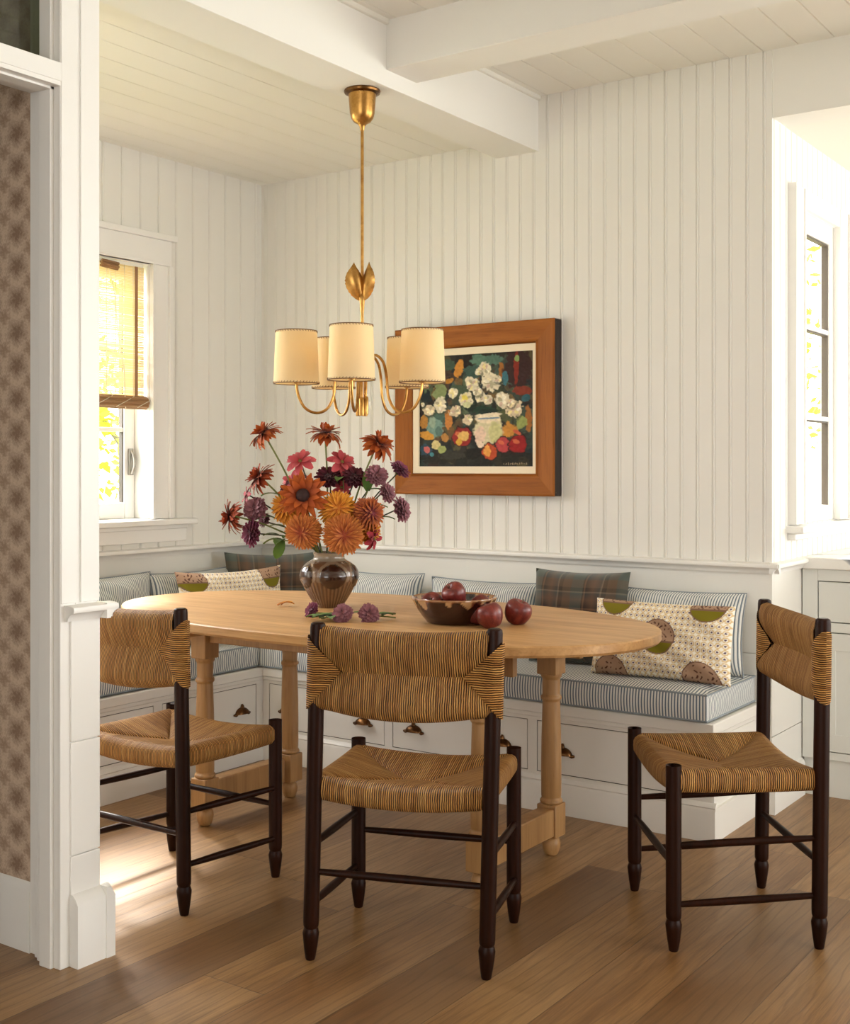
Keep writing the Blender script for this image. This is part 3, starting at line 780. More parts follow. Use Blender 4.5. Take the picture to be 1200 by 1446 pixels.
def medal_print(w, h, meds):
    def fn(u, v):
        x, y = u * w, v * h; p = .0208
        a, b = (x / p) % 1 - .5, (y / p) % 1 - .5
        d = math.hypot(a, b); m = max(abs(a), abs(b))
        col = CRM
        if .28 < d < .47: col = MUS * .8 + CRM * .2
        if d < .16: col = PUR
        for mu, mv, r in meds:
            dx, dy = x - mu * w, y - mv * h; q = math.hypot(dx, dy)
            if q < r:
                col = OLV if dy > r * .28 else PNK
                s = math.sin(dx * 240 + 2.4 * math.sin(dy * 150 + mu * 9)) * math.sin(dy * 190 + 2 * math.sin(dx * 120))
                if dy <= r * .28 and s > .55 and q < r * .85: col = DRK
                if abs(dy - r * .28) < .003 or q > r - .004: col = DRK * .7 + PNK * .3
        return col
    return fn
w, h = .50, .262
pillow('lumbar_pillow', 'cream lumbar pillow with mustard lattice and olive medallions at the right end of the bench', w, h, .13, M['print'], (-1.70, 3.80, SZ), .03, -.20, 'medallion print pillows', nu=220, nv=116, colfn=medal_print(w, h, [(.18, -.02, .062), (.84, .0, .062), (.52, .46, .062), (.17, .98, .062), (.82, .99, .066)]), seed=8, ear=.035)
w, h = .52, .30
pillow('lumbar_pillow', 'cream lumbar pillow with olive medallions under the left wall beside the window', w, h, .13, M['print'], (-3.50, 3.645, SZ), 1.36, -.16, 'medallion print pillows', nu=220, nv=116, colfn=medal_print(w, h, [(.10, .10, .062), (.86, .10, .062), (.48, .52, .062), (.1, .95, .06), (.86, .95, .06)]), seed=9, ear=.085)

# ------------------------------------------------------------------ dining table
TC = (-2.39, 3.10); TZ = .73
tb = thing('dining_table', 'long oval pale oak dining table on turned trestle legs', 'table', (TC[0], TC[1], 0))
def sup(th, a, b, e=2.2): return (math.copysign(abs(math.cos(th)) ** (2 / e), math.cos(th)) * a, math.copysign(abs(math.sin(th)) ** (2 / e), math.sin(th)) * b)
mb = MB(); N = 128
prof = [(0., TZ), (.97, TZ), (.996, TZ - .0015), (1., TZ - .005), (1., TZ - .026), (.994, TZ - .033), (.97, TZ - .036), (0., TZ - .036)]
def tp(i, j):
    x, y = sup(2 * PI * i / N, .975, .525); k, z = prof[j]
    if 0 < k < 1: r = math.hypot(x, y); k = 1 - (1 - k) * 1.0 / max(r, .3)
    return (x * k, y * k, z)
mb.grid(tp, N, len(prof) - 1, wrap_u=True)
mb.build('tabletop', M['table'], tb, smooth=30)
def tleg(x, y):
    mb = MB(); q = .033
    mb.lathe([(.0, .0), (.017, .0), (.022, .006), (.027, .02), (.029, .036), (.026, .05), (.018, .058), (.018, .064)], (x, y, 0), 24, cap=False)
    mb.box(x - q, x + q, y - q, y + q, .060, .160)
    mb.lathe([(.030, .160), (.034, .164), (.036, .169), (.032, .175), (.029, .178), (.031, .184), (.0315, .26), (.0305, .36), (.0275, .46), (.0268, .478), (.031, .482), (.033, .487), (.031, .492), (.027, .496), (.0275, .53), (.0275, .546), (.031, .550), (.033, .556), (.033, .562)], (x, y, 0), 28)
    mb.box(x - q, x + q, y - q, y + q, .560, .645)
    return mb.build('leg', M['tleg'], tb, smooth=40, bevel=.003)
for x, y in ((-.545, -.19), (-.545, .237), (.555, -.20), (.555, .204)): tleg(x, y)
for x in (-.545, .555):
    mb = MB(); mb.box(x - .027, x + .027, -.17, .18, .066, .150); mb.build('trestle_stretcher', M['tleg'], tb, bevel=.004)
    mb = MB(); mb.box(x - .034, x + .034, -.30, .32, .642, .696); mb.build('top_bearer', M['tleg'], tb, bevel=.004)
for y in (-.19, .205):
    mb = MB(); mb.box(-.66, .66, y - .012, y + .012, .615, .696); mb.build('apron', M['tleg'], tb, bevel=.003)

# ------------------------------------------------------------------ rush seated chairs
def rush_chair(label, loc, rz, lean=(0., 0.), group='rush seated chairs', wobble=0):
    t = thing('rush_chair', label, 'chair', (loc[0], loc[1], 0), rz, group)
    HX, HY = .219, .183; ZT = .822
    foot = [(0., .011), (.004, .0125), (.03, .0165), (.055, .0195), (.066, .0205), (.074, .018), (.078, .0165), (.084, .019), (.095, .0195)]
    def post(x, y, top, dx, dy):
        pr = foot + [(.2, .0195), (.40, .0195), (.46, .0195), (top - .012, .019), (top - .003, .0175), (top, .013)]
        mb = MB(); mb.tube([(x + dx * z / top, y + dy * z / top, z) for z, r in pr], [r for z, r in pr], 16)
        return mb.build('leg', M['dark'], t, smooth=40)
    lx, ly = lean
    for sx in (-1, 1): post(sx * HX, -HY, ZT, lx, ly)
    for sx in (-1, 1): post(sx * (HX - .004), HY, .452, 0, 0)
    def rung(p, q, r=.0095):
        P0, P1 = Vector(p), Vector(q); n = 8
        mb = MB(); mb.tube([P0.lerp(P1, k / n) for k in range(n + 1)], [r * (.78 + .3 * math.sin(PI * k / n)) for k in range(n + 1)], 10)
        mb.build('stretcher', M['dark'], t, smooth=50)
    for sx in (-1, 1):
        rung((sx * HX, -HY, .275), (sx * HX, HY, .262)); rung((sx * HX, -HY, .132), (sx * HX, HY, .115))
    rung((-HX, -HY, .215), (HX, -HY, .215)); rung((-HX, HY, .212), (HX, HY, .212))
    # seat: four woven wedges rolled over the rails
    hx, hy = .226, .190
    rings = [(.03, -.052), (.016, -.056), (.006, -.053), (.0, -.044), (-.001, -.030), (.0, -.016), (.004, -.007), (.012, -.001), (.024, .002), (.04, .001), (.06, -.003), (.085, -.008), (.11, -.012), (.135, -.015), (.158, -.017), (.176, -.0185), (hy, -.020)]
    mb = MB(); K = 26
    vlen = [0.]
    for a, b in zip(rings, rings[1:]): vlen.append(vlen[-1] + math.hypot(a[0] - b[0], a[1] - b[1]))
    def spt(side, s, k):
        ins, z = rings[k]; ex, ey = hx - ins, hy - ins
        if side == 0: x, y = s * ex, -ey
        elif side == 1: x, y = ex, s * ey
        elif side == 2: x, y = -s * ex, ey
        else: x, y = -ex, -s * ey
        if k > 7:
            z -= .007 * max(0., (abs(s) - .72) / .28) ** 2 * min(1., (k - 7) / 3.)       # valley on the mitres
            z += .006 * math.sin(PI * min(1., ins / hy)) * (1 - s * s)
        z -= (.020 if side in (0, 2) else .020) * (1 - min(1, abs(x) / hx) ** 2) + .004 * (1 - min(1, abs(y) / hy) ** 2)
        return (x, y, .450 + z)
    for side in range(4):
        def uvf(i, j, side=side):
            s = -1 + 2 * i / K; p = spt(side, s, j)
            return ((p[0] if side in (0, 2) else p[1]) + side * 1.37 + wobble, vlen[j])
        mb.grid(lambda i, j, side=side: spt(side, -1 + 2 * i / K, j), K, len(rings) - 1, uvf)
    mb.box(-.17, .17, -.14, .14, .388, .392)
    mb.build('seat', M['rush'], t, smooth=50)
    # back panel woven round the posts; the post tops stay bare
    z0, z1, zw = .610, .815, .792; zm = .706; bw = HX + .0245; ax = .092; cx_ = HX - .011
    TH = [(0., .0), (.03, .009), (.08, .0155), (.16, .0195), (.25, .0225), (.4, .022), (.55, .0185), (.7, .014), (.85, .0095), (1., .004)]
    mb = MB(); KS = 22
    def bpt(side, s, k, f):
        tt, th = TH[k]
        zt_s, zb_s, xs = zw + (zm - zw) * tt, z0 + (zm - z0) * tt, bw - ax * tt
        if side in (1, 3):
            x = xs if side == 1 else -xs; q0 = (s + 1) / 2 if side == 1 else (1 - s) / 2; z = zb_s + (zt_s - zb_s) * q0
        elif side == 0: x, z = s * xs, zb_s
        else:
            z = z1 + (zm - z1) * tt; lim = bw - ax * max(0., min(1., (zw - z) / (zw - zm))); x = -s * min(cx_, lim)
        q = 1 - min(1., abs(x) / (HX - .028)) ** 2; z -= zm
        if side == 2: z -= .006 * q * (1 - tt)
        if side == 0: z -= .016 * q * (1 - tt)
        if side in (1, 3): th = th if k == 0 else max(th, .012)
        if k > 2 and abs(s) > .8 and side in (0, 2): th -= .002 * (abs(s) - .8) / .2
        y = -HY + f * th - .020 * q
        fz = (zm + z) / ZT
        return (x + lx * fz, y + ly * fz, zm + z)
    vl = [0.]
    for a, b in zip(TH, TH[1:]): vl.append(vl[-1] + math.hypot((a[0] - b[0]) * .095, a[1] - b[1]))
    for f in (-1, 1):
        for side in range(4):
            def uvf(i, j, side=side, f=f):
                p = bpt(side, -1 + 2 * i / KS, j, f)
                return ((p[0] if side in (0, 2) else p[2]) + side * 2.11 + wobble + f * .5, vl[j])
            mb.grid(lambda i, j, side=side, f=f: bpt(side, -1 + 2 * i / KS, j, f), KS, len(TH) - 1, uvf)
    mb.build('backrest', M['rush'], t, smooth=50)
    return t
rush_chair('dark wood rush chair seen from behind in the middle, its back to the camera', (-1.783, 2.512), math.radians(20), (.022, -.005), wobble=.0)
rush_chair('dark wood rush chair at the left, partly hidden by the white post', (-2.611, 2.478), 0., (-.002, -.012), wobble=3.3)
rush_chair('dark wood rush chair standing apart at the right beside the bench end', (-1.210, 3.1035), math.radians(128), (.0, -.01), wobble=6.1)
# ------------------------------------------------------------------ framed painting
pt = thing('framed_painting', 'oak framed still life painting of white flowers and red fruit on the back wall', 'painting', (-2.6255, YB, 1.087))
FW, FH, FD = .754, .680, .056
mb = MB(); mb.box(-FW / 2, FW / 2, -.036, -.001, 0, FH)
for b in ((-FW / 2, -FW / 2 + .012, .012, FH - .012), (FW / 2 - .012, FW / 2, .012, FH - .012), (-FW / 2, FW / 2, 0, .012), (-FW / 2, FW / 2, FH - .012, FH)): mb.box(b[0], b[1], -FD + .003, -.0355, b[2], b[3])
mb.build('frame_edge', M['frame_side'], pt, bevel=.002)
def mould(name, side, mat):
    prof = [(.0125, -.037), (.0125, -FD + .0025), (-.0005, -FD + .0025), (-.0005, -FD), (.006, -FD - .003), (.016, -FD - .001), (.075, -FD + .006), (.083, -FD + .001), (.088, -FD + .012), (.088, -.037)]
    def fr(u, v, t):
        s = -1 + 2 * t
        if side in ('bottom', 'top'):
            x = s * (FW / 2 - u); z = u if side == 'bottom' else FH - u
        else:
            z = FH / 2 + s * (FH / 2 - u); x = (-1 if side == 'left' else 1) * (FW / 2 - u)
        return (x, v, z)
    m_ = MB(); m_.extrude(prof, fr); return m_.build(name, mat, pt, smooth=30)
mould('frame_rail', 'bottom', M['frame_x']); mould('frame_rail', 'top', M['frame_x']); mould('frame_stile', 'left', M['frame_z']); mould('frame_stile', 'right', M['frame_z'])
lx0, lx1, lz0, lz1 = -.2895, .300, .086, .5905; cx0, cx1, cz0, cz1 = -.261, .278, .114, .563
mb = MB()
for b in ((lx0, lx1, lz0, cz0), (lx0, lx1, cz1, lz1), (lx0, cx0, cz0, cz1), (cx1, lx1, cz0, cz1)): mb.box(b[0], b[1], -.050, -.040, b[2], b[3])
mb.build('liner', M['liner'], pt)
def paint_still_life(n):
    im = np.zeros((n, n, 3)); V, U = np.mgrid[0:n, 0:n] / (n - 1.)
    nz = RNG.random((24, 24)); nz2 = RNG.random((70, 70))
    def up(a):
        k = a.shape[0]; g = np.linspace(0, k - 1.001, n); i = g.astype(int); f = g - i
        r = a[i] * (1 - f)[:, None] + a[i + 1] * f[:, None]; return r[:, i] * (1 - f) + r[:, i + 1] * f
    A, B = up(nz), up(nz2)
    def dab(u, v, ru, rv, c, ang=0., al=1., rag=.5):
        a = math.radians(ang); du, dv = U - u, V - v
        x = (du * math.cos(a) + dv * math.sin(a)) / ru; y = (-du * math.sin(a) + dv * math.cos(a)) / rv
        m = np.clip((1 - np.sqrt(x * x + y * y) + rag * (A - .5) + rag * .7 * (B - .5)) * 7, 0, 1) * al
        cc = np.array(lin(*c)[:3]); cc = cc * (1 + .35 * (B[..., None] - .5))
        im[:] = im * (1 - m[..., None]) + cc * m[..., None]
    im[:] = np.array(lin(46, 44, 36)[:3])
    rr = np.random.default_rng(5)
    pal = [(44, 58, 52), (70, 84, 70), (30, 26, 24), (58, 38, 30), (86, 100, 84), (26, 40, 44), (92, 84, 52)]
    for k in range(150): dab(rr.random(), rr.random(), .03 + .06 * rr.random(), .05 + .09 * rr.random(), pal[rr.integers(7)], rr.normal(0, 25), .7)
    for k in range(90): dab(.12 + .76 * rr.random(), .15 + .6 * rr.random(), .018 + .03 * rr.random(), .03 + .05 * rr.random(), [(96, 110, 78), (128, 98, 50), (70, 92, 84), (110, 78, 44), (56, 64, 44), (84, 58, 40)][rr.integers(6)], rr.normal(0, 35), .6)
    P = lambda x, y: ((x - 222) / 690., (y - 292) / 688.)
    def d(x, y, r, c, rv=None, ang=0., al=1., rag=.5): u, v = P(x, y); dab(u, v, r / 690., (rv or r) / 688., c, ang, al, rag)
    d(260, 420, 40, (88, 104, 74), 90); d(350, 510, 45, (128, 140, 92), 60); d(400, 350, 50, (62, 82, 66), 40)
    d(530, 350, 40, (34, 24, 18), 80); d(470, 375, 28, (190, 128, 48), 62, 8); d(410, 450, 34, (176, 120, 42), 18, -20)
    d(590, 330, 60, (88, 122, 104), 40); d(680, 335, 66, (78, 108, 94), 34); d(560, 400, 60, (60, 84, 74), 50); d(470, 520, 70, (66, 82, 60), 50); d(330, 660, 90, (70, 96, 84), 60); d(760, 660, 70, (80, 84, 52), 60); d(725, 400, 20, (150, 96, 40), 60)
    d(820, 390, 95, (52, 26, 24), 130, 0, .95); d(812, 400, 16, (126, 40, 24), 90); d(816, 335, 13, (124, 148, 84), 18); d(850, 530, 70, (120, 48, 30), 30); d(745, 450, 20, (60, 108, 118), 44); d(870, 570, 30, (44, 88, 96), 22)
    d(880, 690, 24, (150, 96, 44), 80); d(320, 735, 64, (112, 142, 130), 62); d(300, 700, 24, (140, 160, 140), 40); d(345, 760, 22, (84, 112, 104), 34); d(265, 785, 42, (196, 140, 52), 30, 20); d(250, 700, 26, (170, 120, 50), 50); d(405, 690, 26, (188, 122, 56), 70); d(385, 800, 26, (170, 120, 60), 30)
    d(770, 760, 46, (186, 128, 52), 50, 30); d(845, 715, 36, (140, 150, 84), 46); d(260, 880, 40, (44, 70, 84), 40); d(620, 640, 80, (30, 56, 40), 34); d(540, 590, 44, (26, 40, 30), 60)
    whites = [(625, 390, 46), (590, 400, 24), (550, 470, 46), (665, 470, 56), (705, 450, 26), (510, 560, 44), (600, 555, 34), (645, 575, 32), (355, 595, 46), (430, 530, 34), (282, 628, 36), (447, 640, 38), (728, 580, 48), (800, 640, 52), (780, 600, 30), (525, 688, 34), (580, 520, 30), (240, 590, 16)]
    for x, y, r in whites:
        d(x + 6, y + 10, r * 1.12, (60, 66, 50), None, 0, .7)
        c = (216, 206, 178) if y < 600 else (206, 188, 156)
        d(x, y, r, c, None, 0, 1., .6)
        for k in range(9):
            a = rr.random() * 6.28; q = r * .62 * rr.random() ** .5
            d(x + q * math.cos(a), y + q * math.sin(a), r * .34, [(238, 232, 210), (226, 214, 150), (196, 168, 150), (168, 160, 130), (240, 230, 190)][rr.integers(5)], r * .2, math.degrees(a), .9)
    d(505, 555, 26, (222, 206, 96), 14, 30); d(520, 600, 26, (196, 196, 150), 20)
    d(645, 755, 92, (206, 196, 158), 100, 0, 1., .25); d(645, 690, 86, (222, 206, 176), 30, 0, 1, .2); d(648, 668, 84, (228, 214, 186), 16, -3, 1, .2); d(645, 645, 74, (28, 44, 34), 16, -3); d(650, 688, 80, (96, 128, 150), 6, -2, .9); d(690, 770, 40, (184, 184, 120), 70, 0, .7); d(600, 790, 34, (222, 186, 170), 60, 0, .7); d(600, 850, 26, (222, 200, 176), 24)
    d(640, 930, 420, (32, 30, 22), 52, 0, .85); d(430, 910, 80, (52, 50, 40), 30); d(560, 900, 50, (26, 22, 18), 40)
    for x, y, r, c in ((485, 800, 62, (140, 40, 34)), (735, 850, 46, (170, 62, 62)), (826, 848, 56, (140, 24, 24)), (655, 892, 48, (176, 72, 36))):
        d(x, y, r * 1.12, (36, 18, 16)); d(x, y, r, c, None, 0, 1, .3); d(x - r * .25, y - r * .3, r * .4, (206, 110, 70), r * .25, 20, .7)
    d(495, 795, 34, (212, 170, 96), 30); d(470, 830, 20, (206, 160, 60), 22); d(640, 890, 22, (216, 150, 70), 34); d(815, 775, 30, (190, 90, 60), 12, 30)
    d(325, 845, 28, (206, 190, 130)); d(268, 876, 22, (190, 100, 96)); d(362, 876, 24, (150, 158, 96)); d(300, 905, 14, (70, 130, 140))
    for k in range(11): d(740 + k * 13, 966 - k * .3, 4, (150, 132, 104), 6 + 2 * (k % 3), 30 * (k % 2), .8, .8)
    return np.clip(im, 0, 1), B
N_ = 230
IM, RELIEF = paint_still_life(N_)
mb = MB(); mb.grid(lambda i, j: (cx0 + (cx1 - cx0) * i / (N_ - 1), -.0415 - .0015 * RELIEF[j, i], cz1 - (cz1 - cz0) * j / (N_ - 1)), N_ - 1, N_ - 1)
cv = mb.build('canvas', M['oil'], pt, smooth=180, fixn=False)
ca = cv.data.color_attributes.new('Col', 'FLOAT_COLOR', 'POINT'); buf = np.ones((N_ * N_, 4), dtype=np.float32); buf[:, :3] = IM.reshape(-1, 3); ca.data.foreach_set('color', buf.ravel())

# ------------------------------------------------------------------ chandelier
CX, CY = -2.44, 3.13
ch = thing('chandelier', 'aged brass chandelier with five parchment drum shades hanging over the oval table', 'chandelier', (CX, CY, 2.428))
Zc = lambda z: z - 2.428
mb = MB(); mb.lathe([(.0, 0), (.058, 0), (.060, -.004), (.058, -.010), (.050, -.013), (.047, -.014)], n=40); mb.build('ceiling_plate', m_brass('dark brass plate', (120, 84, 46), (84, 56, 32)), ch)
mb = MB(); mb.lathe([(.045, -.013), (.044, -.03), (.0405, -.075), (.036, -.092), (.027, -.104), (.014, -.111), (.009, -.118), (.0075, -.128), (.0055, -.132)], n=40); mb.build('canopy', M['brass'], ch)
mb = MB(); mb.tube([(0, 0, Zc(2.30)), (0, 0, Zc(1.50))], .0052, 12); mb.lathe([(.0052, Zc(1.70)), (.0085, Zc(1.735)), (.0105, Zc(1.75)), (.008, Zc(1.758)), (.0052, Zc(1.77))], n=16); mb.build('stem', M['brass'], ch)
rv, dv = Vector((math.cos(YAW), math.sin(YAW), 0)), Vector((-math.sin(YAW), math.cos(YAW), 0))
def heart_leaf(sgn, hw, turn, tilt):
    """one cupped brass leaf of the heart: base on the stem, rounded top, bent outwards"""
    ax_ = (rv * math.cos(turn) + dv * math.sin(turn)); nn = Vector((-ax_.y, ax_.x, 0)); mb = MB(); nu, nv = 14, 22
    def shell(th):
        def fn(i, j):
            v = j / nv; f = -1 + 2 * i / nu; w = hw * max(0., math.sin(PI * min(1., (.02 + .98 * v) ** .80))) ** .72 + .0016
            cx = sgn * (.004 + (.020 * math.sin(PI * .66 * v) + .006 * v) ); ser = 1 + .05 * math.sin(v * 60) * (abs(f) > .9)
            return ax_ * (cx + w * f * ser) + nn * (-.012 * math.sin(PI * v) + .014 * f * f * math.sin(PI * v ** .7) + th + tilt * v) + Vector((0, 0, Zc(1.742 + .124 * v - .012 * v * v * (f * sgn) ** 2)))
        return fn
    mb.grid(shell(0), nu, nv); mb.grid(shell(.0014), nu, nv); mb.build('leaf_ornament', M['brass'], ch, smooth=60)
heart_leaf(-1, .031, .15, -.006); heart_leaf(1, .029, -.75, .004)
mb = MB(); mb.lathe([(.0, Zc(1.505)), (.012, Zc(1.508)), (.015, Zc(1.52)), (.013, Zc(1.535)), (.0055, Zc(1.545))], n=20); mb.build('hub', M['brass'], ch)
for k in range(5):
    az = math.radians(-90) + YAW + math.radians(-6) + k * 2 * PI / 5
    e = Vector((math.cos(az), math.sin(az), 0)); R = .215
    path = smoothpath([e * r + Vector((0, 0, Zc(z))) for r, z in ((.013, 1.38), (.013, 1.46), (.018, 1.53), (.045, 1.562), (.075, 1.54), (.088, 1.49), (.094, 1.43), (.115, 1.388), (.150, 1.374), (.187, 1.39), (.209, 1.432), (.215, 1.475))], 6)
    mb = MB(); mb.tube(path, .0046, 10); mb.build('arm', M['brass'], ch)
    mb = MB(); mb.lathe([(.0, 0), (.0075, .0), (.0085, .004), (.0085, .055), (.006, .06), (.0, .06)], tuple(e * .013 + Vector((0, 0, Zc(1.365 + .004 * (k % 2))))), 14); mb.build('sleeve', M['brass'], ch)
    c = e * R
    mb = MB(); mb.lathe([(.0, Zc(1.466)), (.012, Zc(1.468)), (.014, Zc(1.476)), (.012, Zc(1.482)), (.012, Zc(1.53)), (.0, Zc(1.53))], (c.x, c.y, 0), 16); so = mb.build('socket', M['brass'], ch)
    mb = MB(); mb.lathe([(.008, Zc(1.53)), (.012, Zc(1.545)), (.02, Zc(1.572)), (.018, Zc(1.595)), (.0, Zc(1.608))], (c.x, c.y, 0), 14); mb.build('bulb', m_translucent('frosted bulb', (240, 230, 210), .6), so)
    zb, zt, rb, rt = 1.468, 1.637, .0735, .067
    mb = MB(); mb.lathe([(rb, Zc(zb)), (rb + (rt - rb) * .33, Zc(zb + .056)), (rb + (rt - rb) * .66, Zc(zb + .112)), (rt, Zc(zt)), (rt - .0012, Zc(zt)), (rb - .0012, Zc(zb))], (c.x, c.y, 0), 48, cap=False); sh = mb.build('lamp_shade', M['shade'], ch, smooth=50)
    for zz, rr_ in ((zb, rb), (zt, rt)):
        mb = MB()
        mb.lathe([(rr_ + .0009, Zc(zz) - .0014), (rr_ + .0009, Zc(zz) + .0014), (rr_ - .002, Zc(zz) + .0014), (rr_ - .002, Zc(zz) - .0014), (rr_ + .0009, Zc(zz) - .0014)], (c.x, c.y, 0), 48, cap=False)
        s = 1 if zz == zb else -1
        for q in range(44):
            a = q / 44 * 2 * PI; o = Vector((math.cos(a), math.sin(a), 0)); o2 = Vector((math.cos(a + .05), math.sin(a + .05), 0))
            mb.tube([c + o * (rr_ + .0008) + Vector((0, 0, Zc(zz))), c + o2 * (rr_ + .0008) + Vector((0, 0, Zc(zz) + s * .0052))], .0008, 4)
        mb.build('stitching', M['shade_stitch'], sh)
    mb = MB()
    for q in range(3):
        a = q * 2 * PI / 3; mb.tube([c + Vector((0, 0, Zc(1.50))) + Vector((math.cos(a), math.sin(a), 0)) * .01, c + Vector((math.cos(a) * (rb - .003), math.sin(a) * (rb - .003), Zc(1.474)))], .0012, 5)
    mb.build('shade_carrier', M['brass'], sh)

# ------------------------------------------------------------------ things on the table
def colour_verts(o, fn):
    ca = o.data.color_attributes.new('Col', 'FLOAT_COLOR', 'POINT'); b = np.ones((len(o.data.vertices), 4), dtype=np.float32)
    for k, v in enumerate(o.data.vertices): b[k, :3] = fn(v.co)[:3]
    ca.data.foreach_set('color', b.ravel())
VX, VY = -2.600, 3.155
va = thing('flower_vase', 'round brown glazed stoneware vase with dark ovals and ribbed foot holding the bouquet', 'vase', (VX, VY, TZ))
VP = [(.0, .0005), (.044, .0005), (.047, .003), (.048, .008), (.058, .022), (.070, .042), (.082, .064), (.090, .08), (.0955, .094), (.0965, .108), (.0935, .124), (.086, .138), (.074, .149), (.060, .157), (.0545, .160), (.052, .164), (.0515, .172), (.0535, .178), (.055, .1815), (.053, .184), (.049, .182), (.047, .174), (.047, .163), (.06, .152), (.078, .138), (.086, .115), (.084, .085), (.066, .045), (.045, .014), (.0, .012)]
fine = []
for (r0, z0), (r1, z1) in zip(VP, VP[1:]):
    m_ = max(1, int(math.hypot(r1 - r0, z1 - z0) / .0035)); fine += [(r0 + (r1 - r0) * q / m_, z0 + (z1 - z0) * q / m_) for q in range(m_)]
fine.append(VP[-1])
n_out = next(i for i, p in enumerate(fine) if p[1] >= .1838)
mb = MB(); NV = 200
def vf(i, j):
    r, z = fine[j]; th = 2 * PI * i / NV
    if j < n_out and .006 < z < .084: r *= 1 + .016 * math.cos(38 * th) * min(1, (.084 - z) / .012, (z - .006) / .01)
    if j < n_out and .06 < z < .155:
        a = (((th + .733) / (2 * PI) * 5 + .5) % 1 - .5) / 5 * 2 * PI * .095; q = math.hypot(a / .047, (z - .107) / .041)
        if q < 1.12: r += .004 * max(0, 1 - q ** 4) - .0015 * math.exp(-((q - 1.05) / .06) ** 2)
    return (r * math.cos(th), r * math.sin(th), z)
mb.grid(vf, NV, len(fine) - 1, wrap_u=True)
vo_ = mb.build('vase_body', M['vase'], va, smooth=60)
def vcol(co):
    z = co.z; th = math.atan2(co.y, co.x) % (2 * PI); r = math.hypot(co.x, co.y)
    tan, brn, drk, lip = lin(132, 108, 84), lin(104, 72, 48), lin(52, 28, 18), lin(150, 136, 116)
    a = (((th + .733) / (2 * PI) * 5 + .5) % 1 - .5) / 5 * 2 * PI * .095; q = math.hypot(a / .047, (z - .107) / .041)
    if z > .157: return lip
    if q < 1.0: return drk
    if z < .088: f = .5 + .5 * math.cos(38 * th); return [b * f + (1 - f) * lin(128, 96, 66)[i] for i, b in enumerate(lin(84, 54, 34))]
    return tan if q < 1.25 else brn
colour_verts(vo_, vcol)

BX_, BY_ = -2.03, 3.055
bo = thing('fruit_bowl', 'oxblood drip glazed stoneware bowl of dark apples on the oval table', 'bowl', (BX_, BY_, TZ))
mb = MB(); NB = 140
BP = [(.0, .001), (.078, .001), (.083, .003), (.088, .010), (.098, .022), (.110, .040), (.119, .056), (.126, .070), (.129, .076), (.127, .079), (.123, .077), (.114, .060), (.102, .040), (.086, .022), (.06, .013), (.0, .011)]
bf = []
for (r0, z0), (r1, z1) in zip(BP, BP[1:]):
    m_ = max(1, int(math.hypot(r1 - r0, z1 - z0) / .004)); bf += [(r0 + (r1 - r0) * q / m_, z0 + (z1 - z0) * q / m_) for q in range(m_)]
bf.append(BP[-1])
def bfn(i, j):
    r, z = bf[j]; th = 2 * PI * i / NB; k = max(0, min(1, (z - .02) / .05)); r *= 1 + .012 * k * math.cos(16 * th)
    return (r * math.cos(th), r * math.sin(th), z)
mb.grid(bfn, NB, len(bf) - 1, wrap_u=True)
bb = mb.build('bowl_body', M['bowl'], bo, smooth=60)
def bcol(co):
    th = math.atan2(co.y, co.x); z = co.z; n = math.sin(16 * th + 1.2 * math.sin(5 * th)) * .5 + .5; n2 = math.sin(7.3 * th + 2) * math.sin(3.1 * th) * .5 + .5
    drip = .078 - .004 - .042 * n * n2 ** 1.4
    if z > .0745: return lin(150, 104, 66)
    if z > drip: return lin(176, 138, 96) if n > .55 else lin(112, 62, 40)
    return lin(46, 16, 14) if n2 < .8 else lin(60, 22, 18)
colour_verts(bb, bcol)

def fruit(label, loc, r, tilt, group='dark red apples', seed=0):
    t = thing('apple', label, 'fruit', loc, seed * 1.3, group); t.rotation_euler = (tilt[0], tilt[1], seed * 1.3)
    pr = [(0, -.76), (.2, -.82), (.42, -.84), (.64, -.7), (.84, -.42), (.97, -.05), (1., .22), (.95, .5), (.8, .74), (.56, .88), (.32, .86), (.14, .74), (0, .64)]
    pts = smoothpath([(a, 0, b) for a, b in pr], 3)
    mb = MB(); mb.lathe([(max(0, p[0]) * r, p[2] * r) for p in pts], (0, 0, 0), 28, cap=False); mb.build('apple_body', M['plum'], t, smooth=80)
    mb = MB(); mb.tube([(0, 0, .66 * r), (.03 * r, 0, .9 * r), (.1 * r, 0, 1.08 * r)], [.05 * r, .035 * r, .05 * r], 6); mb.build('stalk', M['bark'], t)
fruit('dark red apple alone on the table right of the bowl', (-1.850, 3.125, TZ + .0345), .041, (.35, .2), seed=1)
fruit('dark red apple on the table in front of the bowl, nearest the middle chair', (-1.872, 3.005, TZ + .0345), .040, (-.3, .2), seed=2)
fruit('dark red apple on the table touching the bowl behind another apple', (-1.935, 3.085 - .04, TZ + .0345), .039, (.2, -.3), seed=3)
fruit('dark red apple on top in the middle of the bowl', (-2.022, 3.045, TZ + .085), .037, (.5, .5), seed=4)
fruit('dark red apple lying in the left side of the bowl', (-2.095, 3.035, TZ + .051), .036, (.9, .1), seed=5)
fruit('russet apple inside the bowl at its right side', (-1.965, 3.105, TZ + .048), .033, (-.8, .3), seed=6)
fruit('russet apple inside the bowl at its back', (-2.06, 3.108, TZ + .048), .034, (.3, -.9), seed=7)

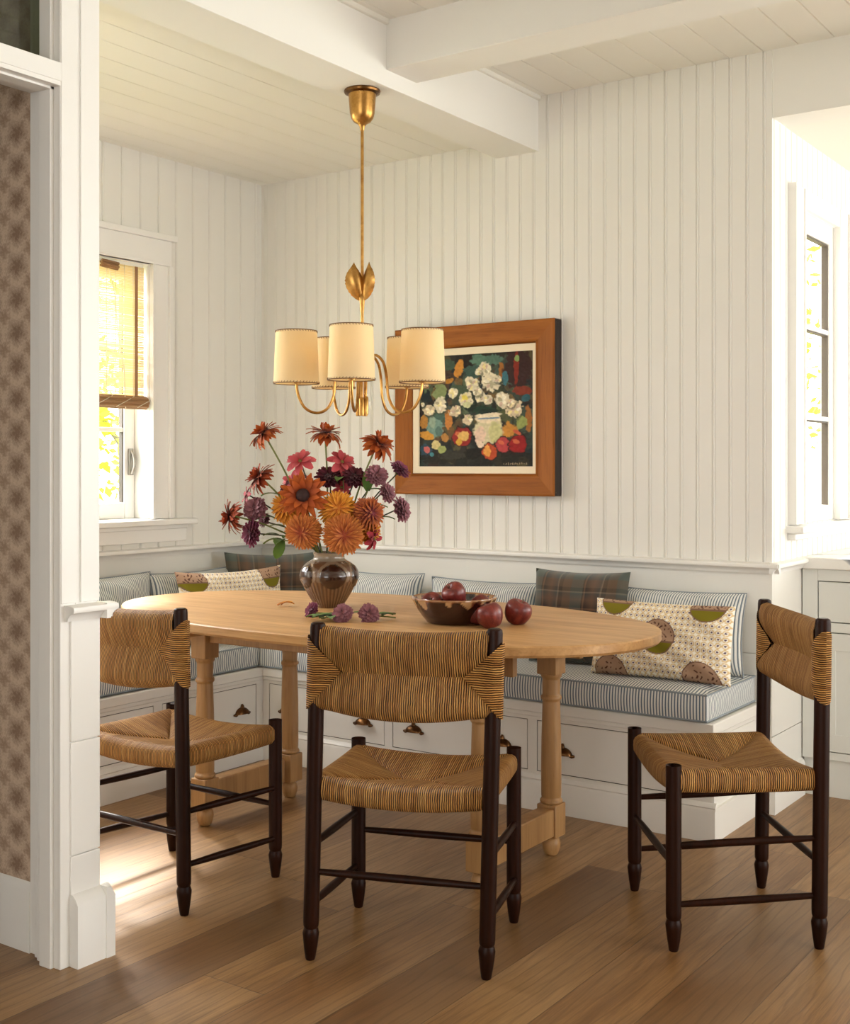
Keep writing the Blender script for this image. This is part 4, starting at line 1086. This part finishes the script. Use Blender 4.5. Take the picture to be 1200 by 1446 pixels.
# ------------------------------------------------------------------ flowers
def petal(mb, base, n, out, L, W, bend, cup, rnd, tipw=.2, nseg=5, wide=.55):
    """petal from base along out, bending towards/away from n; uv = (along, random)"""
    n = Vector(n).normalized(); out = (Vector(out) - n * Vector(out).dot(n)); out = out.normalized() if out.length > 1e-6 else n.orthogonal().normalized()
    side = n.cross(out); vs = []; p = Vector(base); ang = bend[0]
    for k in range(nseg + 1):
        t = k / nseg; d = out * math.cos(ang) + n * math.sin(ang); up = -out * math.sin(ang) + n * math.cos(ang)
        w = W * (math.sin(PI * min(1., (t * (1 - .12) + .09)) ** (wide / .55)) ** .8) if t < .98 else W * tipw
        vs += [p - side * w + up * cup * W, p + Vector((0, 0, 0)), p + side * w + up * cup * W]
        p = p + d * (L / nseg); ang += (bend[1] - bend[0]) / nseg
    fs = []; us = []
    for k in range(nseg):
        for q in range(2):
            fs.append((3 * k + q, 3 * k + q + 1, 3 * k + q + 4, 3 * k + q + 3)); us.append([(k / nseg, rnd), (k / nseg, rnd), ((k + 1) / nseg, rnd), ((k + 1) / nseg, rnd)])
    mb.add(vs, fs, us)
def frame_of(n):
    n = Vector(n).normalized(); a = n.orthogonal().normalized(); return n, a, n.cross(a)
def bloom(kind, p, n, size, pet, parent, rg):
    n, a, b = frame_of(n); p = Vector(p); mb = MB()
    if kind == 'coneflower':
        for ring, cnt, L, bend, dz in ((0, 16, 1., (-.25, -1.15), .0), (1, 15, .95, (.1, -.8), .003), (2, 12, .72, (.5, .2), .005), (3, 8, .6, (.95, 1.3), .006)):
            for k in range(cnt):
                t = 2 * PI * (k + rg.uniform(-.3, .3)) / cnt; o = a * math.cos(t) + b * math.sin(t); j = rg.uniform(-.25, .25)
                petal(mb, p + o * size * .13 + n * dz, n, o, size * .98 * L * rg.uniform(.8, 1.15), size * .165, (bend[0] + j, bend[1] + j * 2), .25, rg.random(), .12)
    elif kind == 'open':
        for ring, cnt, bend in ((0, 17, (.15, -.3)), (1, 15, (.4, .0)), (2, 11, (.75, .3))):
            for k in range(cnt):
                t = 2 * PI * (k + .5 * ring + rg.uniform(-.25, .25)) / cnt; o = a * math.cos(t) + b * math.sin(t); j = rg.uniform(-.12, .2)
                petal(mb, p + o * size * .2, n, o, size * (.86 - .1 * ring) * rg.uniform(.8, 1.1), size * .145, (bend[0] + j, bend[1] + j), .2, rg.random(), .15)
    elif kind == 'ball':
        cnt = 230; g = PI * (3 - 5 ** .5)
        for k in range(cnt):
            zz = 1 - 1.72 * (k + .5) / cnt; r = math.sqrt(max(0, 1 - zz * zz)); t = g * k
            o = (a * math.cos(t) + b * math.sin(t)) * r + n * zz
            tang = (a * math.cos(t) + b * math.sin(t)) * (zz + .25) - n * r * .6 + o * .35
            petal(mb, p + o * size * .52, (o + n * .7).normalized(), o + n * .05 + tang * .1, size * .5 * rg.uniform(.8, 1.2), size * .068, (.55 + .3 * zz, .15 + .5 * zz - .25 * (1 - zz)), .6, rg.random(), .35, 4)
        q = MB(); q.lathe([(0, -.5), (.35, -.4), (.52, -.1), (.54, .2), (.4, .42), (.2, .52), (0, .55)], n=14)
        mm = Matrix((a, b, n)).transposed(); q.v = [tuple(p + mm @ (Vector(v) * size)) for v in q.v]
        mb.add(q.v, q.f, [[(.0, .4)] * len(f) for f in q.f])
    elif kind == 'cosmos':
        for ring, cnt, bend in ((0, 7, (.1, -.75)), (1, 4, (.5, .1))):
            for k in range(cnt):
                t = 2 * PI * (k + .4 * ring + rg.uniform(-.15, .15)) / cnt; o = a * math.cos(t) + b * math.sin(t)
                petal(mb, p + o * size * .12, n, o, size * .9 * (1 - .2 * ring), size * .27 * (1 - .2 * ring), bend, .3, rg.random(), .35, 5, .7)
    else:
        cnt = 64; g = PI * (3 - 5 ** .5)
        for k in range(cnt):
            zz = 1 - 1.35 * (k + .5) / cnt; r = math.sqrt(max(0, 1 - zz * zz)); t = g * k; o = (a * math.cos(t) + b * math.sin(t)) * r + n * zz * .8
            petal(mb, p + o * size * .45, (o * .4 + n).normalized(), o, size * .62 * rg.uniform(.8, 1.2), size * .2, (.5, .1 + .5 * zz), .45, rg.random(), .5, 3, .7)
        q = MB(); q.lathe([(0, -.4), (.3, -.3), (.45, 0), (.35, .25), (0, .35)], n=12)
        mm = Matrix((a, b, n)).transposed(); q.v = [tuple(p + mm @ (Vector(v) * size)) for v in q.v]
        mb.add(q.v, q.f, [[(.1, .4)] * len(f) for f in q.f])
    mb.build('bloom', pet, parent, smooth=60, fixn=False)
    if kind in ('coneflower', 'open', 'cosmos'):
        q = MB(); s = {'coneflower': .24, 'open': .30, 'cosmos': .13}[kind]
        q.lathe([(0, -.2), (.7, -.1), (1., .25), (.85, .7), (.5, 1.), (0, 1.1)], n=16); mm = Matrix((a, b, n)).transposed(); q.v = [tuple(p + mm @ (Vector(v) * size * s)) for v in q.v]
        q.build('flower_centre', M['f_dark'] if kind != 'cosmos' else M['f_olive'], parent, smooth=60)
    q = MB()
    for k in range(6):
        t = 2 * PI * k / 6; o = a * math.cos(t) + b * math.sin(t); petal(q, p - n * size * (.42 if kind in ('ball', 'puff') else .06), n, o, size * .4, size * .11, (-.2, .6), .2, rg.random(), .1, 3)
    q.build('sepal', M['leaf'], parent, smooth=60, fixn=False)
def leaf_mesh(mb, base, d, up, L, W, rnd, curl=-.6):
    petal(mb, base, up, d, L, W, (.35, curl), .25, rnd, .06, 6)
CAMV = Vector((-VX, -VY, CAM_H - TZ - .35)).normalized(); RV, DV = rv, dv
def flower(kind, label, p, n, size, pet, seed, stem=.0028, leaves=0, dark=False, root=None, group='cut flowers in the brown vase', sag=.0, leafpos=(.62,)):
    rg = random.Random(seed); t = thing('cut_flower', label, 'flower', (VX, VY, TZ + .03), 0, group)
    off = Vector((0, 0, .03)); p = Vector(p) - off; n = Vector(n).normalized()
    h = Vector((p.x, p.y, 0)); hl = h.length; hd = h / hl if hl > 1e-4 else Vector((1, 0, 0))
    mouth = hd * min(.036, .008 + hl * .2) + Vector((0, 0, .150)); foot_ = -hd * min(.02, hl * .12) + Vector((0, 0, .012))
    att = p - n * size * (.5 if kind in ('ball', 'puff') else .05)
    mid = mouth.lerp(att, .55) + Vector((0, 0, .018 - sag)) + hd * -.006
    path = smoothpath([foot_, mouth, mid, att - n * .014, att], 6)
    mb = MB(); mb.tube(path, stem, 7); mb.build('stem', M['stem_dark'] if dark else M['stem'], t)
    bloom(kind, p, n, size, pet, t, rg)
    for k in range(leaves):
        f = leafpos[k % len(leafpos)]; q = path[int(f * (len(path) - 1))]; dd = (hd + RV * rg.uniform(-1, 1) + Vector((0, 0, rg.uniform(-.2, .8)))).normalized()
        mb = MB(); leaf_mesh(mb, q, dd, Vector((0, 0, 1)), .05 + .02 * rg.random(), .013, rg.random()); mb.build('leaf', M['leaf'], t, smooth=60, fixn=False)
    return t
UPV = Vector((0, 0, 1)); CV = -DV
def dirv(r, u, c): return RV * r + UPV * u + CV * c
FL = [
 ('coneflower', 'tall rust coloured coneflower with drooping petals at the upper left of the bouquet', (-.180, -.127, .579), dirv(-.55, .75, .15), .058, 'p_rust', 0),
 ('coneflower', 'rust coloured coneflower standing straight up at the top middle of the bouquet', (-.022, .009, .580), dirv(.1, .95, .1), .060, 'p_rust', 0),
 ('coneflower', 'rust coloured coneflower at the upper right of the bouquet beside the picture frame', (.155, .071, .545), dirv(.55, .6, .45), .060, 'p_rust', 0),
 ('coneflower', 'rust coloured coneflower at the left above the crimson and brown blooms', (-.156, -.171, .435), dirv(-.75, .55, .2), .054, 'p_rustdark', 1),
 ('coneflower', 'rust coloured coneflower hanging sideways at the far left of the bouquet', (-.227, -.233, .304), dirv(-.95, -.05, .15), .056, 'p_rustdark', 0),
 ('open', 'wide open rust flower with a black centre facing out of the middle of the bouquet', (-.006, -.127, .375), dirv(-.05, .25, .95), .078, 'p_rust', 0),
 ('ball', 'orange ball dahlia at the lower left just above the vase rim', (.003, -.133, .257), dirv(-.25, -.1, .95), .062, 'p_orange', 0),
 ('ball', 'largest orange ball dahlia just above the vase rim at the front', (.115, -.067, .251), dirv(.2, -.1, .95), .070, 'p_orange', 0),
 ('ball', 'golden orange ball dahlia in the centre right, above the largest one', (.062, -.030, .325), dirv(.15, .35, .9), .066, 'p_yellow', 0),
 ('ball', 'golden yellow dahlia at the left behind the open rust flower', (-.093, -.090, .335), dirv(-.5, .3, .6), .064, 'p_yellow', 0),
 ('ball', 'orange and plum two tone dahlia at the right side of the bouquet', (.149, .018, .314), dirv(.6, .15, .7), .058, 'p_mixed', 0),
 ('ball', 'small golden dahlia low on the right under the two tone dahlia', (.125, .046, .258), dirv(.5, -.3, .6), .046, 'p_yellow', 0),
 ('cosmos', 'coral pink open flower nodding on a thin dark stem, left of the top middle coneflower', (-.066, -.071, .488), dirv(-.15, .55, .65), .052, 'p_pink', 0),
 ('cosmos', 'coral pink open flower right of the top middle coneflower', (.030, .031, .485), dirv(.35, .5, .6), .052, 'p_pink', 0),
 ('cosmos', 'coral pink flower tucked behind the open rust flower at its upper left', (-.125, -.039, .420), dirv(-.3, .5, .5), .050, 'p_pink', 0),
 ('cosmos', 'small coral pink flower between the two dark wine blooms', (.028, .03, .400), dirv(.1, .4, .8), .040, 'p_pink', 0),
 ('puff', 'plum coloured scabious at the lower left on a leafy stem', (-.173, -.183, .249), dirv(-.8, .1, .5), .044, 'p_plum', 2),
 ('puff', 'mauve scabious highest on the far right of the bouquet', (.194, .135, .458), dirv(.6, .7, .3), .034, 'p_plum', 0),
 ('puff', 'mauve scabious with an olive centre at the right, below the upper right coneflower', (.148, .066, .437), dirv(.3, .6, .6), .038, 'p_mauve', 0),
 ('puff', 'small mauve scabious at the right with a leaf behind it', (.175, .085, .383), dirv(.75, .3, .5), .032, 'p_mauve', 1),
 ('puff', 'plum scabious lowest on the far right on a bent stem', (.202, .128, .325), dirv(.85, .2, .4), .040, 'p_mauve', 1),
 ('puff', 'dark wine bloom right of centre behind the stem of the upper right coneflower', (.075, .040, .430), dirv(.2, .7, .5), .042, 'p_wine', 0),
 ('puff', 'dark wine bloom in the centre above the golden dahlia', (-.001, -.001, .430), dirv(-.1, .7, .5), .044, 'p_wine', 0),
 ('puff', 'brownish mauve scabious at the left with dark centre', (-.188, -.157, .328), dirv(-.3, .3, .85), .038, 'p_mauve', 1),
 ('cosmos', 'crimson flower seen from its side at the left', (-.225, -.158, .373), dirv(-.9, .25, .25), .036, 'p_red', 0),
 ('cosmos', 'crimson flower low at the right beside the largest orange dahlia', (.150, .049, .232), dirv(.85, -.25, .45), .044, 'p_red', 0),
 ('puff', 'small faded mauve bud low at the left', (-.190, -.109, .289), dirv(-.5, .3, .5), .022, 'p_mauve', 1),
 ('puff', 'dark wine bloom at the left behind the golden yellow dahlia', (-.125, -.05, .385), dirv(-.5, .5, .6), .040, 'p_wine', 0),
]
for k, (kind, lab, p, n, s, pm, lv) in enumerate(FL):
    flower(kind, lab, p, n, s, M[pm], 100 + k, .0030 if kind == 'coneflower' else .0024, lv, kind in ('cosmos', 'puff'), leafpos=(.62, .5))
# leafy greens
def foliage_sprig(label, tip, leaves, seed):
    rg = random.Random(seed); t = thing('leaf_sprig', label, 'leaf', (VX, VY, TZ + .03), 0, 'leaves in the brown vase')
    tip = Vector(tip); hd = Vector((tip.x, tip.y, 0)).normalized(); path = smoothpath([-hd * .01 + Vector((0, 0, .012)), hd * .036 + Vector((0, 0, .152)), hd * .06 + Vector((0, 0, .19)), tip], 6)
    mb = MB(); mb.tube(path, .002, 6); mb.build('stem', M['stem'], t)
    for d in leaves: mb = MB(); leaf_mesh(mb, tip, Vector(d), Vector((0, 0, 1)) if abs(d[2]) < .8 else CV, .068, .018, rg.random(), -.9); mb.build('leaf', M['leaf'], t, smooth=60, fixn=False)
foliage_sprig('green leaves hanging over the left shoulder of the vase', (-.085, -.135, .195), [(-.3, -.3, -.95), (-.6, -.5, .2), (.1, -.3, .6)], 5)
foliage_sprig('green leaves between the pink flowers at the top of the bouquet', (.035, .03, .40), [(.5, .3, .6), (-.4, -.3, .7), (.2, -.5, .5)], 6)
foliage_sprig('green leaves at the right among the mauve scabious', (.125, .05, .36), [(.6, .3, .6), (.2, -.3, .8)], 7)

def loose_flower(label, loc, rz, blooms, stem, leaves, seed, pm):
    rg = random.Random(seed); t = thing('loose_flower', label, 'flower', loc, rz, 'loose flowers on the table')
    mb = MB(); mb.tube(smoothpath(stem, 5), .0022, 6); mb.build('stem', M['stem'], t)
    for p, n, s in blooms: bloom('puff', p, n, s, M[pm], t, rg)
    for p, d in leaves: mb = MB(); leaf_mesh(mb, Vector(p), Vector(d), Vector((0, 0, 1)), .056, .016, rg.random(), -.5); mb.build('leaf', M['leaf'], t, smooth=60, fixn=False)
loose_flower('plum scabious lying on the table in front of the vase, left of the leafy stem', (-2.47, 2.915, TZ), YAW, [((0, 0, .018), (-.7, -.5, .35), .026)], [(.01, .0, .012), (.04, .008, .01), (.085, .014, .004), (.11, .02, .003)], [], 1, 'p_plum')
loose_flower('mauve scabious with green leaves lying nearest on the table', (-2.315, 2.875, TZ), YAW, [((.0, 0, .022), (-.2, -.8, .5), .030)], [(.0, .01, .016), (-.03, .035, .012), (-.07, .045, .004)], [((-.03, .03, .012), (-.8, -.2, .4)), ((-.04, .04, .01), (-.7, .5, .5)), ((-.02, .03, .012), (.2, .7, .7)), ((-.045, .035, .01), (-.3, -.6, .5)), ((-.05, .02, .012), (-.6, -.5, .9)), ((-.06, .02, .01), (-.9, .1, .8)), ((-.04, .01, .012), (.1, -.7, .9)), ((-.055, .03, .012), (.3, .2, 1.)), ((-.035, .015, .012), (-.5, -.1, 1.))], 2, 'p_mauve')
loose_flower('mauve scabious lying on the table at the right end of the loose leafy stem', (-2.255, 2.925, TZ), YAW, [((.0, 0, .022), (.3, -.8, .5), .030)], [(.0, .01, .016), (.03, .035, .012), (.08, .06, .004)], [((-.01, .03, .016), (-.5, .2, .8)), ((.02, .04, .012), (.7, .2, .5)), ((.04, .045, .01), (.6, .6, .4)), ((.0, .03, .016), (-.2, .6, .7))], 3, 'p_mauve')
mb = MB(); petal(mb, (0, 0, .002), (0, 0, 1), (1, .3, 0), .058, .013, (.5, -.6), .3, .3); petal(mb, (.012, .006, .003), (0, 0, 1), (1, -.1, 0), .040, .012, (.7, -.5), .3, .7)
fp = mb.build('fallen_petal', M['p_yellow'], None, smooth=60, fixn=False); fp.location = (-2.745, 3.06, TZ + .001); fp.rotation_euler = (0, 0, YAW)
tag(fp, 'fallen yellow petals on the table left of the vase', 'petal')

# ------------------------------------------------------------------ kitchen cabinet
KF = 4.446
kc = thing('kitchen_cabinet', 'pale grey kitchen base cabinet with drawers under the marble worktop at the right', 'cabinet', (XR + .004, KF, 0))
L_ = 2.4; mb = MB(); mb.box(.001, L_, .022, .60, .138, .825); mb.box(0, .055, 0, .0225, .137, .826); mb.box(.0555, L_, .0, .0225, .785, .826); mb.box(.0555, L_, .0, .0225, .600, .634); mb.box(.0555, L_, .0, .0225, .137, .165)
for x in (.66, 1.30, 1.94): mb.box(x, x + .04, .0003, .0222, .166, .784)
mb.build('carcass', M['cab'], kc, bevel=.001)
mb = MB(); mb.box(.002, L_, .014, .05, .0, .1365); mb.build('plinth', M['cab'], kc)
for x0, x1 in ((.055, .66), (.70, 1.30), (1.34, 1.94)):
    for nm, z0, z1 in (('drawer', .634, .785), ('door', .165, .600)):
        g = .0035; mb = MB(); mb.box(x0 + g, x1 - g, .003, .0212, z0 + g, z1 - g); f = mb.build(nm, M['cab'], kc, bevel=.001)
        if nm == 'door':
            w = .062
            m2 = MB()
            for b in ((x0 + g, x1 - g, z1 - g - w, z1 - g), (x0 + g, x1 - g, z0 + g, z0 + g + w), (x0 + g, x0 + g + w, z0 + g + w, z1 - g - w), (x1 - g - w, x1 - g, z0 + g + w, z1 - g - w)): m2.box(b[0], b[1], -.002, .004, b[2], b[3])
            m2.build('door_frame', M['cab'], f, bevel=.001)
        mb = MB(); mb.box(x0 + .0004, x1 - .0004, .0214, .0218, z0 + .0004, z1 - .0004); mb.build('shadow_gap', M['gap'], f)
mb = MB(); mb.box(XR + .001, XR + 2.45, KF - .025, KF + .62, .828, .870)
tag(mb.build('worktop', M['marble'], None, bevel=.004), 'white grey veined marble worktop on the pale kitchen cabinet', 'worktop')

# ------------------------------------------------------------------ light
def area(name, loc, rot, sx, sy, power, col):
    l = bpy.data.lights.new(name, 'AREA'); l.shape = 'RECTANGLE'; l.size = sx; l.size_y = sy; l.energy = power; l.color = col
    o = bpy.data.objects.new(name, l); COL.objects.link(o); o.location = loc; o.rotation_euler = rot
    return o
P_ = LIGHTS = dict(r1=40., r2=14., rear=.4, kit=120., left=92., sun=21., world=4.5, bulb=2.7)
for (a0, a1, z0, z1), p, c in zip(RW, (P_['r1'], P_['r2']), ((.925, .97, 1.), (.93, .97, 1.))):
    area('window_daylight', (ROOM_X + .02, (a0 + a1) / 2, (z0 + z1) / 2), (0, PI / 2, 0), z1 - z0 - .02, a1 - a0 - .02, p, c)
area('window_daylight', ((BW[0] + BW[1]) / 2, ROOM_Y0 - .02, (BW[2] + BW[3]) / 2), (PI / 2, 0, 0), BW[1] - BW[0], BW[3] - BW[2], P_['rear'], (1, .93, .84))  # weak warm fill through the added rear window, behind the camera
area('window_daylight', ((KW[0] + KW[1]) / 2, KIT_Y + .02, (KW[2] + KW[3]) / 2), (-PI / 2, 0, 0), KW[1] - KW[0], KW[3] - KW[2], P_['kit'], (.95, .98, 1.))
area('window_daylight', (XL - .5, 2.72, 1.95), (0, -PI / 2 + .42, 0), 1.1, 1.5, P_['left'], (.97, .98, 1.))
sl = bpy.data.lights.new('sun', 'SUN'); sl.energy = P_['sun']; sl.angle = math.radians(15); sl.color = (1, .94, .84)
so_ = bpy.data.objects.new('sun', sl); COL.objects.link(so_); so_.rotation_euler = Vector((-1.0, .62, 1.15)).to_track_quat('Z', 'Y').to_euler(); so_.location = (-6, 5, 4)
for k in range(5):
    az = math.radians(-96) + YAW + k * 2 * PI / 5; l = bpy.data.lights.new('bulb_light', 'POINT'); l.energy = P_['bulb']; l.color = (.97, .97, 1.); l.shadow_soft_size = .02
    o = bpy.data.objects.new('bulb_light', l); COL.objects.link(o); o.location = (CX + .215 * math.cos(az), CY + .215 * math.sin(az), 1.578)
w = bpy.data.worlds.new('sky'); SC.world = w; w.use_nodes = True; bg = w.node_tree.nodes['Background']; bg.inputs[0].default_value = (1., .985, .95, 1); bg.inputs[1].default_value = P_['world']

# ------------------------------------------------------------------ camera and view
cam = bpy.data.cameras.new('camera'); cam.sensor_fit = 'HORIZONTAL'; cam.sensor_width = 36.; cam.lens = 36. * FPX / 1200.; cam.shift_y = -(723. - 659.) / 1200.; cam.clip_start = .05
co = bpy.data.objects.new('camera', cam); COL.objects.link(co); co.location = (0, 0, CAM_H); co.rotation_euler = (PI / 2, 0, YAW); SC.camera = co
SC.view_settings.view_transform = 'Standard'; SC.view_settings.look = 'None'; SC.view_settings.exposure = .1; SC.view_settings.gamma = 1.; SC.view_settings.use_curve_mapping = False
SC.cycles.use_denoising = True; SC.cycles.max_bounces = 10; SC.cycles.diffuse_bounces = 5; SC.cycles.transparent_max_bounces = 16; SC.cycles.sample_clamp_indirect = 6.
